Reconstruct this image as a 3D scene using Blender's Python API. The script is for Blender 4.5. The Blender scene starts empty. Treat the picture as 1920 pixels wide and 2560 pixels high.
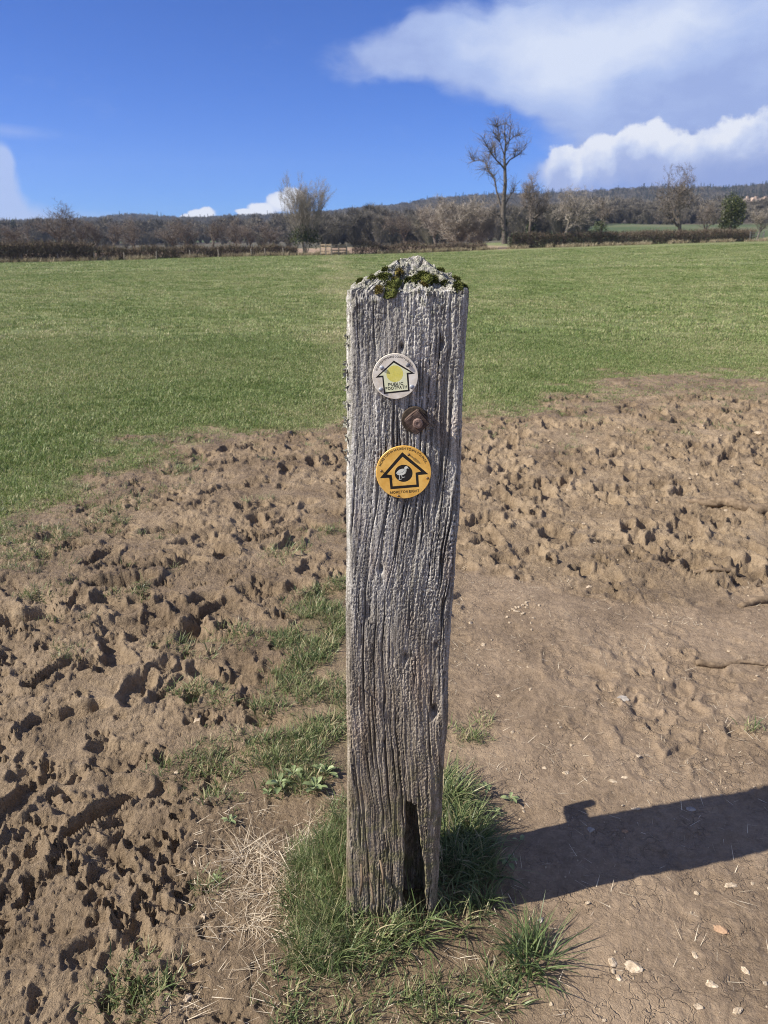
import bpy, bmesh, math, random
import numpy as np
from mathutils import Vector, Matrix, Euler
from mathutils.bvhtree import BVHTree

R = math.radians
sc = bpy.context.scene
COL = sc.collection

# ------------------------------------------------------------------ camera, sky, sun, exposure
GRASS_LIFT = 0.085                        # the grass hides this much of the post's foot
CAM_H = 1.32 + GRASS_LIFT
F = 1900.0 / 2560.0                       # focal length over picture height
PITCH = math.atan(680.0 / 1900.0)
cam = bpy.data.cameras.new('camera')
cam.sensor_fit = 'VERTICAL'
cam.sensor_height = 36.0
cam.lens = 36.0 * F
cam.clip_start = 0.05
cam.clip_end = 9000
cam.dof.use_dof = True
cam.dof.focus_distance = 1.28
cam.dof.aperture_fstop = 11.0
camo = bpy.data.objects.new('camera', cam)
camo.location = (0, 0, CAM_H)
camo.rotation_euler = (math.pi / 2 - PITCH, 0, 0)
COL.objects.link(camo)
sc.camera = camo

SUN_EL = 39.0
SUN_AZ = 14.0                             # the light travels towards +x, turned this far towards +y
EXPOSURE = 0.72
SKY_STRENGTH = 0.0515
sun = bpy.data.lights.new('sun', 'SUN')
sun.energy = 5.0
sun.angle = R(0.53)
sun.color = (1.0, 0.93, 0.83)
suno = bpy.data.objects.new('sun', sun)
ldir = Vector((math.cos(R(SUN_EL)) * math.cos(R(SUN_AZ)), math.cos(R(SUN_EL)) * math.sin(R(SUN_AZ)), -math.sin(R(SUN_EL))))
suno.rotation_euler = ldir.to_track_quat('-Z', 'Y').to_euler()
suno.location = (-8, -3, 8)
COL.objects.link(suno)
sc.view_settings.view_transform = 'Standard'
sc.view_settings.look = 'None'
sc.view_settings.exposure = EXPOSURE
sc.view_settings.gamma = 1.0
sc.view_settings.use_curve_mapping = False
sc.cycles.max_bounces = 5
sc.cycles.diffuse_bounces = 3
sc.cycles.glossy_bounces = 2
sc.cycles.transparent_max_bounces = 8
sc.cycles.use_denoising = True
sc.cycles.denoising_prefilter = 'NONE'
sc.cycles.filter_width = 1.0
sc.cycles.use_adaptive_sampling = True
sc.cycles.adaptive_threshold = 0.014


def ray(px, py):
    """direction through a point of the 1920x2560 photograph, forward component 1"""
    u = (px - 960) / 1900.0
    v = (1280 - py) / 1900.0
    c, s = math.cos(PITCH), math.sin(PITCH)
    return Vector((u, c + v * s, -s + v * c))


def G(px, py, z=0.0):
    """where that sight line meets level ground"""
    d = ray(px, py)
    t = (CAM_H - z) / -d.z
    return (d.x * t, d.y * t)


def at(px, py, Y):
    """the point at that sight line, Y metres out"""
    d = ray(px, py)
    t = Y / d.y
    return Vector((d.x * t, Y, CAM_H + d.z * t))


# ---- world
world = bpy.data.worlds.new('World')
sc.world = world
world.use_nodes = True
world.cycles.sampling_method = 'MANUAL'
world.cycles.sample_map_resolution = 256


class NT:
    """small helper for node trees"""
    def __init__(self, tree):
        self.t = tree
        tree.nodes.clear()

    def n(self, typ, **kw):
        nd = self.t.nodes.new(typ)
        for k, v in kw.items():
            setattr(nd, k, v)
        return nd

    def link(self, a, b):
        self.t.links.new(a, b)

    def put(self, sock, val):
        if hasattr(val, 'is_output') or isinstance(val, bpy.types.NodeSocket):
            self.link(val, sock)
        else:
            if sock.type == 'RGBA' and len(val) == 3:
                val = (*val, 1)
            sock.default_value = val

    def math(self, op, a, b=0.5, c=0.5, clamp=False):
        nd = self.n('ShaderNodeMath', operation=op, use_clamp=clamp)
        for s, v in zip(nd.inputs, (a, b, c)):
            self.put(s, v)
        return nd.outputs[0]

    def vmath(self, op, a, b=None, scale=None):
        nd = self.n('ShaderNodeVectorMath', operation=op)
        self.put(nd.inputs[0], a)
        if b is not None:
            self.put(nd.inputs[1], b)
        if scale is not None:
            self.put(nd.inputs['Scale'], scale)
        return nd.outputs['Value'] if op in ('LENGTH', 'DOT_PRODUCT', 'DISTANCE') else nd.outputs[0]

    def noise(self, vec, scale, detail=3.0, rough=0.55, dist=0.0, color=False):
        nd = self.n('ShaderNodeTexNoise')
        if vec is not None:
            self.put(nd.inputs['Vector'], vec)
        self.put(nd.inputs['Scale'], scale)
        self.put(nd.inputs['Detail'], detail)
        self.put(nd.inputs['Roughness'], rough)
        self.put(nd.inputs['Distortion'], dist)
        return nd.outputs[1 if color else 0]

    def mapping(self, vec, loc=(0, 0, 0), rot=(0, 0, 0), scale=(1, 1, 1), typ='POINT'):
        nd = self.n('ShaderNodeMapping', vector_type=typ)
        self.put(nd.inputs['Vector'], vec)
        nd.inputs['Location'].default_value = loc
        nd.inputs['Rotation'].default_value = rot
        nd.inputs['Scale'].default_value = scale
        return nd.outputs[0]

    def ramp(self, fac, stops, interp='LINEAR'):
        nd = self.n('ShaderNodeValToRGB')
        cr = nd.color_ramp
        cr.interpolation = interp
        while len(cr.elements) < len(stops):
            cr.elements.new(0.5)
        for e, (p, c) in zip(cr.elements, stops):
            e.position = p
            e.color = (*c, 1) if len(c) == 3 else c
        self.put(nd.inputs[0], fac)
        return nd.outputs[0]

    def smooth(self, v, a, b, lo=0.0, hi=1.0):
        nd = self.n('ShaderNodeMapRange', interpolation_type='SMOOTHSTEP')
        self.put(nd.inputs[0], v)
        for i, x in enumerate((a, b, lo, hi)):
            self.put(nd.inputs[i + 1], x)
        return nd.outputs[0]

    def mix(self, fac, a, b, blend='MIX'):
        nd = self.n('ShaderNodeMix', data_type='RGBA', blend_type=blend)
        self.put(nd.inputs[0], fac)
        self.put(nd.inputs[6], a)
        self.put(nd.inputs[7], b)
        return nd.outputs[2]

    def attr(self, name, out='Fac'):
        nd = self.n('ShaderNodeAttribute', attribute_name=name)
        return nd.outputs[out]


def build_world():
    w = NT(world.node_tree)
    out = w.n('ShaderNodeOutputWorld')
    bg = w.n('ShaderNodeBackground')
    w.link(bg.outputs[0], out.inputs[0])
    bg.inputs[1].default_value = SKY_STRENGTH
    sky = w.n('ShaderNodeTexSky', sky_type='NISHITA', sun_disc=False)
    sky.sun_elevation = R(SUN_EL)
    sky.sun_rotation = math.atan2(-ldir.x, -ldir.y)
    sky.altitude = 2500
    sky.air_density = 1.0
    sky.dust_density = 0.0
    sky.ozone_density = 6.0
    tc = w.n('ShaderNodeTexCoord')
    d = tc.outputs['Generated']
    base = w.mix(1.0, sky.outputs[0], (0.60, 0.92, 1.64), 'MULTIPLY')      # deep clear blue of a spring shower sky
    sep = w.n('ShaderNodeSeparateXYZ')
    w.link(d, sep.inputs[0])
    az = w.math('ARCTAN2', sep.outputs[0], sep.outputs[1])
    el = w.math('ARCSINE', sep.outputs[2])
    cmb = w.n('ShaderNodeCombineXYZ')
    w.link(az, cmb.inputs[0])
    w.link(el, cmb.inputs[1])
    P = cmb.outputs[0]

    def pos(px, py):
        v = ray(px, py).normalized()
        return math.atan2(v.x, v.y), math.asin(v.z)

    def warp(vec, scale, amt):
        nz = w.noise(vec, scale, 4.0, 0.6, color=True)
        off = w.vmath('SUBTRACT', nz, (0.5, 0.5, 0.5))
        off = w.vmath('SCALE', off, scale=amt)
        return w.vmath('ADD', vec, off)

    def blob(vec, px, py, rx, ry, rot=0.0):
        a, e = pos(px, py)
        m = w.mapping(vec, (a, e, 0), (0, 0, R(rot)), (rx / 1950.0, ry / 1950.0, 1), 'TEXTURE')
        ln = w.vmath('LENGTH', m)
        return w.math('SUBTRACT', 1.0, ln, clamp=True)

    def gather(vals, op='ADD'):
        acc = vals[0]
        for v in vals[1:]:
            acc = w.math(op, acc, v)
        return acc

    k = 1.0 / (SKY_STRENGTH * 2 ** EXPOSURE)

    def c(r, g, b):
        return (r * k, g * k, b * k, 1)

    colr = base
    # soft unseen clouds all round, outside the view, cover raised to neutralise blue fill
    away = w.smooth(w.math('ABSOLUTE', az), 0.75, 1.1)
    stretch = w.mapping(d, scale=(1.6, 1.6, 4.2))
    nz = w.noise(stretch, 1.5, 5.0, 0.55)
    cov = w.math('MULTIPLY', w.smooth(nz, 0.40, 0.60), away)
    cov = w.math('MULTIPLY', cov, w.smooth(el, 0.0, 0.12))
    colr = w.mix(w.math('MULTIPLY', cov, 0.85), colr, c(0.62, 0.65, 0.76))

    # big soft cloud, upper right
    PA = warp(P, 3.2, 0.10)
    PA = warp(PA, 9.0, 0.03)
    A = gather([blob(PA, 1000, 130, 260, 60, 6), blob(PA, 1230, 140, 330, 100, -6), blob(PA, 1480, 90, 420, 170, 0),
                blob(PA, 1800, 120, 520, 330, 0), blob(PA, 1650, 270, 340, 190, -12), blob(PA, 2200, 150, 620, 420, 0)])
    nA = w.noise(w.mapping(P, scale=(1.0, 1.7, 1)), 7.0, 6.0, 0.55)
    wisp = w.noise(w.mapping(PA, rot=(0, 0, R(14)), scale=(1.0, 2.6, 1)), 17.0, 8.0, 0.62)
    A2 = w.math('ADD', A, w.math('ADD', w.math('MULTIPLY', w.math('SUBTRACT', nA, 0.5), 0.7), w.math('MULTIPLY', w.math('SUBTRACT', wisp, 0.5), 0.62)))
    aA = w.math('MULTIPLY', w.smooth(A2, 0.08, 0.78), 0.93)
    core = gather([blob(PA, 1380, 120, 300, 120, -6), blob(PA, 1700, 60, 260, 90, 0)])
    shade = w.math('ADD', w.math('MULTIPLY', core, 0.75), w.math('ADD', w.math('MULTIPLY', w.math('SUBTRACT', w.noise(P, 5.0, 6.0, 0.6), 0.42), 1.0), w.math('MULTIPLY', w.math('SUBTRACT', wisp, 0.5), 0.5)))
    cA = w.ramp(shade, [(0.0, c(0.36, 0.46, 0.78)), (0.3, c(0.47, 0.58, 0.88)), (0.75, c(0.76, 0.83, 0.98))])
    colr = w.mix(aA, colr, cA)

    # blue-grey veil under the cumulus bank on the right
    PV = warp(P, 6.0, 0.05)
    V = gather([blob(PV, 1480, 430, 200, 60), blob(PV, 1700, 420, 330, 90), blob(PV, 1980, 400, 330, 120), blob(PV, 2400, 400, 420, 130)])
    aV = w.math('MULTIPLY', w.smooth(V, 0.05, 0.7), 0.75)
    colr = w.mix(aV, colr, c(0.27, 0.36, 0.70))

    # cumulus bank, right, and the small heads on the horizon
    PB = warp(P, 12.0, 0.030)
    PB = warp(PB, 36.0, 0.012)
    nB = w.noise(P, 26.0, 5.0, 0.6)
    rel = w.noise(w.vmath('ADD', PB, (0.004, -0.004, 0)), 22.0, 4.0, 0.55)
    edge = [(1330, 395), (1366, 392), (1385, 366), (1415, 358), (1448, 372), (1476, 343), (1538, 338), (1560, 314), (1602, 306), (1642, 303), (1668, 326), (1720, 322), (1762, 302),
            (1850, 286), (1920, 264), (2100, 250), (2300, 262), (2600, 240), (3000, 300)]
    E = [pos(px, py) for px, py in edge]
    A0, A1 = E[0][0], E[-1][0]
    fc = w.n('ShaderNodeFloatCurve')
    cv = fc.mapping.curves[0]
    while len(cv.points) < len(E):
        cv.points.new(0.5, 0.5)
    for p_, (a_, e_) in zip(cv.points, E):
        p_.location = ((a_ - A0) / (A1 - A0), e_ * 4.0)
        p_.handle_type = 'AUTO'
    fc.mapping.update()
    sepb = w.n('ShaderNodeSeparateXYZ')
    w.link(PB, sepb.inputs[0])
    azn = w.math('DIVIDE', w.math('SUBTRACT', sepb.outputs[0], A0), A1 - A0)
    w.link(azn, fc.inputs['Value'])
    top = w.math('DIVIDE', fc.outputs[0], 4.0)
    puff = w.math('MULTIPLY', w.math('SUBTRACT', nB, 0.5), 0.030)
    puff = w.math('ADD', puff, w.math('MULTIPLY', w.math('SUBTRACT', w.noise(P, 75.0, 5.0, 0.6), 0.5), 0.014))
    depth = w.math('ADD', w.math('SUBTRACT', top, sepb.outputs[1]), puff)
    aB = w.smooth(depth, -0.001, 0.006)
    aB = w.math('MULTIPLY', aB, w.math('MULTIPLY', w.smooth(azn, 0.01, 0.045), w.smooth(azn, 1.0, 0.9)))
    fade = w.math('ADD', depth, w.math('MULTIPLY', w.math('SUBTRACT', rel, 0.5), 0.09))
    aB = w.math('MULTIPLY', aB, w.smooth(fade, 0.075, 0.030))
    sB = w.math('ADD', w.math('MULTIPLY', w.math('SUBTRACT', rel, 0.5), 2.2), w.smooth(depth, 0.050, 0.004))
    cB = w.ramp(sB, [(0.0, c(0.40, 0.49, 0.80)), (0.45, c(0.62, 0.70, 0.92)), (0.95, c(0.88, 0.91, 0.99))])
    colr = w.mix(aB, colr, cB)

    H = gather([blob(PB, 508, 530, 46, 26), blob(PB, 478, 540, 34, 16), blob(PB, 705, 502, 46, 32), blob(PB, 660, 520, 44, 22),
                blob(PB, 735, 486, 30, 24), blob(PB, 622, 534, 34, 11)], 'MAXIMUM')
    H2 = w.math('ADD', H, w.math('MULTIPLY', w.math('SUBTRACT', nB, 0.5), 0.55))
    aH = w.smooth(H2, 0.16, 0.36)
    cH = w.ramp(w.math('ADD', w.math('MULTIPLY', rel, 0.9), w.smooth(H2, 0.1, 0.7, 0, 0.3)), [(0.2, c(0.50, 0.60, 0.88)), (0.65, c(0.88, 0.91, 0.99))])
    colr = w.mix(aH, colr, cH)

    # cloud at the left edge and thin wisps
    L = gather([blob(PA, -15, 400, 48, 60), blob(PA, -15, 470, 85, 100, 0), blob(PA, 50, 535, 140, 46, 0), blob(PA, -180, 440, 190, 170)])
    L2 = w.math('ADD', L, w.math('MULTIPLY', w.math('SUBTRACT', nA, 0.5), 0.5))
    aL = w.math('MULTIPLY', w.smooth(L2, 0.1, 0.8), 0.85)
    colr = w.mix(aL, colr, c(0.47, 0.58, 0.88))
    S = gather([blob(P, 40, 330, 150, 17, -3), blob(P, 180, 548, 240, 22, 0)], 'MAXIMUM')
    aS = w.math('MULTIPLY', w.math('MULTIPLY', S, w.smooth(nA, 0.35, 0.65)), 0.34)
    colr = w.mix(aS, colr, c(0.60, 0.66, 0.88))
    w.link(colr, bg.inputs[0])


build_world()

# ------------------------------------------------------------------ helpers: objects, meshes, noise
def tag(o, label=None, cat=None, group=None, kind=None):
    if label:
        o['label'] = label
    if cat:
        o['category'] = cat
    if group:
        o['group'] = group
    if kind:
        o['kind'] = kind
    return o


def link(name, me, mat=None, parent=None, loc=None, rot=None, scale=None):
    o = bpy.data.objects.new(name, me)
    COL.objects.link(o)
    if mat is not None and me is not None and not me.materials:
        me.materials.append(mat)
    if loc is not None:
        o.location = loc
    if rot is not None:
        o.rotation_euler = rot
    if scale is not None:
        o.scale = scale if hasattr(scale, '__len__') else (scale,) * 3
    if parent is not None:
        o.parent = parent
    return o


def empty(name, loc=(0, 0, 0), rz=0.0):
    o = bpy.data.objects.new(name, None)
    o.empty_display_size = 0.1
    o.location = loc
    o.rotation_euler = (0, 0, rz)
    COL.objects.link(o)
    return o


def mesh(name, verts, faces, smooth=False):
    me = bpy.data.meshes.new(name)
    me.from_pydata([tuple(v) for v in verts], [], [tuple(f) for f in faces])
    if smooth:
        me.polygons.foreach_set('use_smooth', [True] * len(me.polygons))
    me.update()
    return me


def np_mesh(name, verts, loops, nper, smooth=True):
    """verts (N,3), loops flat array of vertex indices, nper vertices per face (int or array)"""
    me = bpy.data.meshes.new(name)
    verts = np.asarray(verts, dtype=np.float32)
    loops = np.asarray(loops, dtype=np.int32).ravel()
    if np.isscalar(nper):
        nf = len(loops) // nper
        starts = np.arange(nf, dtype=np.int32) * nper
    else:
        nper = np.asarray(nper, dtype=np.int32)
        nf = len(nper)
        starts = np.concatenate([[0], np.cumsum(nper)[:-1]]).astype(np.int32)
    me.vertices.add(len(verts))
    me.vertices.foreach_set('co', verts.ravel())
    me.loops.add(len(loops))
    me.loops.foreach_set('vertex_index', loops)
    me.polygons.add(nf)
    me.polygons.foreach_set('loop_start', starts)
    if smooth:
        me.polygons.foreach_set('use_smooth', np.ones(nf, dtype=bool))
    me.update(calc_edges=True)
    return me


def fattr(me, name, vals):
    a = me.attributes.new(name, 'FLOAT', 'POINT')
    a.data.foreach_set('value', np.asarray(vals, dtype=np.float32).ravel())


_tabs = {}


def pnoise(x, y, seed=0):
    """2-D gradient noise, about -1..1"""
    if seed not in _tabs:
        rs = np.random.RandomState(1000 + seed)
        _tabs[seed] = rs.permutation(512).astype(np.int32), rs.rand(512) * 2 * np.pi
    perm, ang = _tabs[seed]
    gx, gy = np.cos(ang), np.sin(ang)
    x = np.asarray(x, dtype=np.float64)
    y = np.asarray(y, dtype=np.float64)
    xi = np.floor(x).astype(np.int64)
    yi = np.floor(y).astype(np.int64)
    xf = x - xi
    yf = y - yi
    u = xf * xf * xf * (xf * (xf * 6 - 15) + 10)
    v = yf * yf * yf * (yf * (yf * 6 - 15) + 10)

    def g(ix, iy, fx, fy):
        h = perm[(perm[ix & 511] + iy) & 511]
        return gx[h] * fx + gy[h] * fy
    a = g(xi, yi, xf, yf)
    b = g(xi + 1, yi, xf - 1, yf)
    c = g(xi, yi + 1, xf, yf - 1)
    d = g(xi + 1, yi + 1, xf - 1, yf - 1)
    return 1.5 * ((a + (b - a) * u) * (1 - v) + (c + (d - c) * u) * v)


def fbm(x, y, octaves=4, seed=0, gain=0.5, ridged=False):
    s = 0.0
    amp = 1.0
    tot = 0.0
    for i in range(octaves):
        n = pnoise(x * 2 ** i + 17.3 * i, y * 2 ** i - 9.1 * i, seed + i)
        if ridged:
            n = 1 - 2 * np.abs(n)
        s = s + amp * n
        tot += amp
        amp *= gain
    return s / tot


def sstep(x, a, b):
    t = np.clip((x - a) / (b - a), 0, 1)
    return t * t * (3 - 2 * t)


def in_poly(x, y, poly):
    """signed distance to a polygon, positive inside"""
    inside = np.zeros(x.shape, dtype=bool)
    dist = np.full(x.shape, 1e9)
    n = len(poly)
    for i in range(n):
        x0, y0 = poly[i]
        x1, y1 = poly[(i + 1) % n]
        cond = ((y0 > y) != (y1 > y))
        with np.errstate(divide='ignore', invalid='ignore'):
            xs = (x1 - x0) * (y - y0) / (y1 - y0 + 1e-12) + x0
        inside ^= cond & (x < xs)
        dx, dy = x1 - x0, y1 - y0
        t = np.clip(((x - x0) * dx + (y - y0) * dy) / (dx * dx + dy * dy + 1e-12), 0, 1)
        dist = np.minimum(dist, np.hypot(x - x0 - t * dx, y - y0 - t * dy))
    return np.where(inside, dist, -dist)


def gpoly(pts):
    return [G(*p) for p in pts]


# ------------------------------------------------------------------ materials
def new_mat(name):
    m = bpy.data.materials.new(name)
    m.use_nodes = True
    t = NT(m.node_tree)
    out = t.n('ShaderNodeOutputMaterial')
    b = t.n('ShaderNodeBsdfPrincipled')
    t.link(b.outputs[0], out.inputs[0])
    b.inputs['Roughness'].default_value = 0.85
    b.inputs['Specular IOR Level'].default_value = 0.25
    return m, t, b, out


def bump(t, b, height, strength=0.5, dist=0.01):
    nd = t.n('ShaderNodeBump')
    nd.inputs['Strength'].default_value = strength
    nd.inputs['Distance'].default_value = dist
    t.put(nd.inputs['Height'], height)
    t.link(nd.outputs[0], b.inputs['Normal'])
    return nd


def simple_mat(name, c0, c1, scale=20.0, rough=0.8, detail=4.0, bump_s=0.0, bump_d=0.005, spec=0.25, metal=0.0, lo=0.35, hi=0.65):
    m, t, b, out = new_mat(name)
    tc = t.n('ShaderNodeTexCoord')
    nz = t.noise(tc.outputs['Object'], scale, detail, 0.6)
    t.put(b.inputs['Base Color'], t.ramp(nz, [(lo, c0), (hi, c1)]))
    b.inputs['Roughness'].default_value = rough
    b.inputs['Specular IOR Level'].default_value = spec
    b.inputs['Metallic'].default_value = metal
    if bump_s:
        bump(t, b, t.noise(tc.outputs['Object'], scale * 2.5, 5.0, 0.65), bump_s, bump_d)
    return m


def trodden(t, P):
    """the line walkers take from the post to the gate"""
    sp = t.n('ShaderNodeSeparateXYZ')
    t.link(P, sp.inputs[0])
    off = t.math('SUBTRACT', sp.outputs[0], t.math('MULTIPLY_ADD', sp.outputs[1], -0.0757, 0.75))
    off = t.math('ADD', off, t.math('MULTIPLY', t.math('SUBTRACT', t.noise(P, 0.15, 2.0, 0.5), 0.5), 3.0))
    return t.smooth(t.math('ABSOLUTE', off), 0.25, 1.3, 1.0, 0.0)


def leaf_mat(name, stops, rough=0.55, trans=0.35, rand=0.25, noise_scale=0.0):
    """stops: colours along the per-blade 'tint' attribute"""
    m, t, b, out = new_mat(name)
    tint = t.attr('tint')
    oi = t.n('ShaderNodeObjectInfo')
    f = t.math('ADD', tint, t.math('MULTIPLY', t.math('SUBTRACT', oi.outputs['Random'], 0.5), rand), clamp=True)
    if noise_scale:
        geo = t.n('ShaderNodeNewGeometry')
        nz = t.noise(geo.outputs['Position'], noise_scale, 3.0, 0.5)
        f = t.math('ADD', f, t.math('MULTIPLY', t.math('SUBTRACT', nz, 0.5), 1.1))
        f = t.math('ADD', f, t.math('MULTIPLY', trodden(t, geo.outputs['Position']), 0.30), clamp=True)
    c = t.ramp(f, stops)
    t.put(b.inputs['Base Color'], c)
    b.inputs['Roughness'].default_value = rough
    b.inputs['Specular IOR Level'].default_value = 0.3
    tr = t.n('ShaderNodeBsdfTranslucent')
    t.put(tr.inputs[0], c)
    mx = t.n('ShaderNodeMixShader')
    mx.inputs[0].default_value = trans
    t.link(b.outputs[0], mx.inputs[1])
    t.link(tr.outputs[0], mx.inputs[2])
    t.link(mx.outputs[0], out.inputs[0])
    return m


M = {}
M['field_grass'] = leaf_mat('field_grass', [(0.0, (0.115, 0.18, 0.048)), (0.4, (0.20, 0.265, 0.085)), (0.74, (0.315, 0.34, 0.145)), (1.0, (0.48, 0.43, 0.26))], 0.5, 0.3, 0.45, 0.30)
M['tuft_grass'] = leaf_mat('tuft_grass', [(0.0, (0.075, 0.115, 0.046)), (0.45, (0.15, 0.20, 0.075)), (0.75, (0.26, 0.285, 0.13)), (0.92, (0.38, 0.33, 0.19)), (1.0, (0.48, 0.40, 0.25))], 0.42, 0.3, 0.3)
M['straw'] = leaf_mat('straw', [(0.0, (0.30, 0.22, 0.14)), (0.5, (0.52, 0.43, 0.30)), (1.0, (0.72, 0.63, 0.48))], 0.6, 0.15, 0.2)
M['leaf'] = leaf_mat('rosette_leaf', [(0.0, (0.15, 0.20, 0.085)), (1.0, (0.34, 0.40, 0.20))], 0.4, 0.25, 0.5)
M['ivy'] = leaf_mat('ivy_leaf', [(0.0, (0.018, 0.03, 0.012)), (0.6, (0.05, 0.07, 0.025)), (1.0, (0.10, 0.11, 0.05))], 0.45, 0.15, 0.2)
M['holly'] = leaf_mat('evergreen_leaf', [(0.0, (0.03, 0.042, 0.013)), (0.6, (0.075, 0.088, 0.026)), (1.0, (0.14, 0.145, 0.052))], 0.4, 0.2, 0.2)
M['conifer'] = leaf_mat('conifer_needles', [(0.0, (0.016, 0.028, 0.020)), (1.0, (0.045, 0.062, 0.045))], 0.7, 0.05, 0.5)
M['twig'] = leaf_mat('twig_bark', [(0.0, (0.13, 0.108, 0.088)), (0.6, (0.205, 0.172, 0.142)), (1.0, (0.28, 0.24, 0.20))], 0.9, 0.0, 0.5)
M['hedge_twig'] = leaf_mat('hedge_twig', [(0.0, (0.075, 0.056, 0.042)), (0.6, (0.14, 0.108, 0.078)), (0.9, (0.20, 0.155, 0.105)), (1.0, (0.10, 0.12, 0.045))], 0.9, 0.0, 0.2)
M['wood_twig'] = leaf_mat('woodland_twig', [(0.0, (0.085, 0.078, 0.062)), (0.6, (0.135, 0.122, 0.095)), (1.0, (0.21, 0.185, 0.145))], 0.9, 0.0, 0.8)
M['pale_twig'] = leaf_mat('pale_twig_bark', [(0.0, (0.22, 0.19, 0.155)), (1.0, (0.40, 0.355, 0.30))], 0.9, 0.0, 0.3)
M['dry_grass'] = leaf_mat('dry_hedge_grass', [(0.0, (0.22, 0.18, 0.11)), (1.0, (0.42, 0.36, 0.24))], 0.7, 0.1, 0.3)
M['bark'] = simple_mat('bark', (0.07, 0.060, 0.050), (0.15, 0.13, 0.11), 6.0, 0.9, bump_s=0.5, bump_d=0.03)
M['pale_bark'] = simple_mat('pale_bark', (0.13, 0.115, 0.095), (0.27, 0.24, 0.20), 5.0, 0.9, bump_s=0.5, bump_d=0.03)
M['timber'] = simple_mat('gate_timber', (0.17, 0.13, 0.085), (0.30, 0.235, 0.165), 4.0, 0.85)
M['pale_post'] = simple_mat('weathered_post_timber', (0.17, 0.145, 0.115), (0.30, 0.265, 0.215), 5.0, 0.9)
M['stone_wall'] = simple_mat('pink_limestone', (0.34, 0.255, 0.20), (0.45, 0.345, 0.275), 0.6, 0.9)
M['white_wall'] = simple_mat('white_render', (0.72, 0.71, 0.68), (0.80, 0.79, 0.76), 0.6, 0.8)
M['slate'] = simple_mat('stone_slate', (0.16, 0.13, 0.11), (0.26, 0.21, 0.18), 1.5, 0.85)
M['window_glass'] = simple_mat('window_glass', (0.03, 0.035, 0.045), (0.06, 0.065, 0.075), 1.0, 0.15, spec=0.5)
M['grey_metal'] = simple_mat('grey_metal', (0.14, 0.13, 0.12), (0.22, 0.21, 0.2), 3.0, 0.6)
M['pebble'] = simple_mat('pale_limestone', (0.30, 0.23, 0.155), (0.60, 0.50, 0.37), 75.0, 0.9, bump_s=0.6, bump_d=0.003)
M['orange_stone'] = simple_mat('orange_stone', (0.30, 0.19, 0.115), (0.45, 0.30, 0.19), 60.0, 0.85, bump_s=0.5, bump_d=0.003)
M['grey_stone'] = simple_mat('grey_stone', (0.26, 0.235, 0.21), (0.42, 0.38, 0.33), 60.0, 0.85, bump_s=0.5, bump_d=0.003)
M['root'] = simple_mat('muddy_root', (0.11, 0.078, 0.05), (0.25, 0.185, 0.12), 40.0, 0.9, bump_s=0.6, bump_d=0.004)
M['puddle'] = simple_mat('puddle_water', (0.16, 0.115, 0.05), (0.24, 0.175, 0.085), 12.0, 0.06, spec=0.5)


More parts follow.
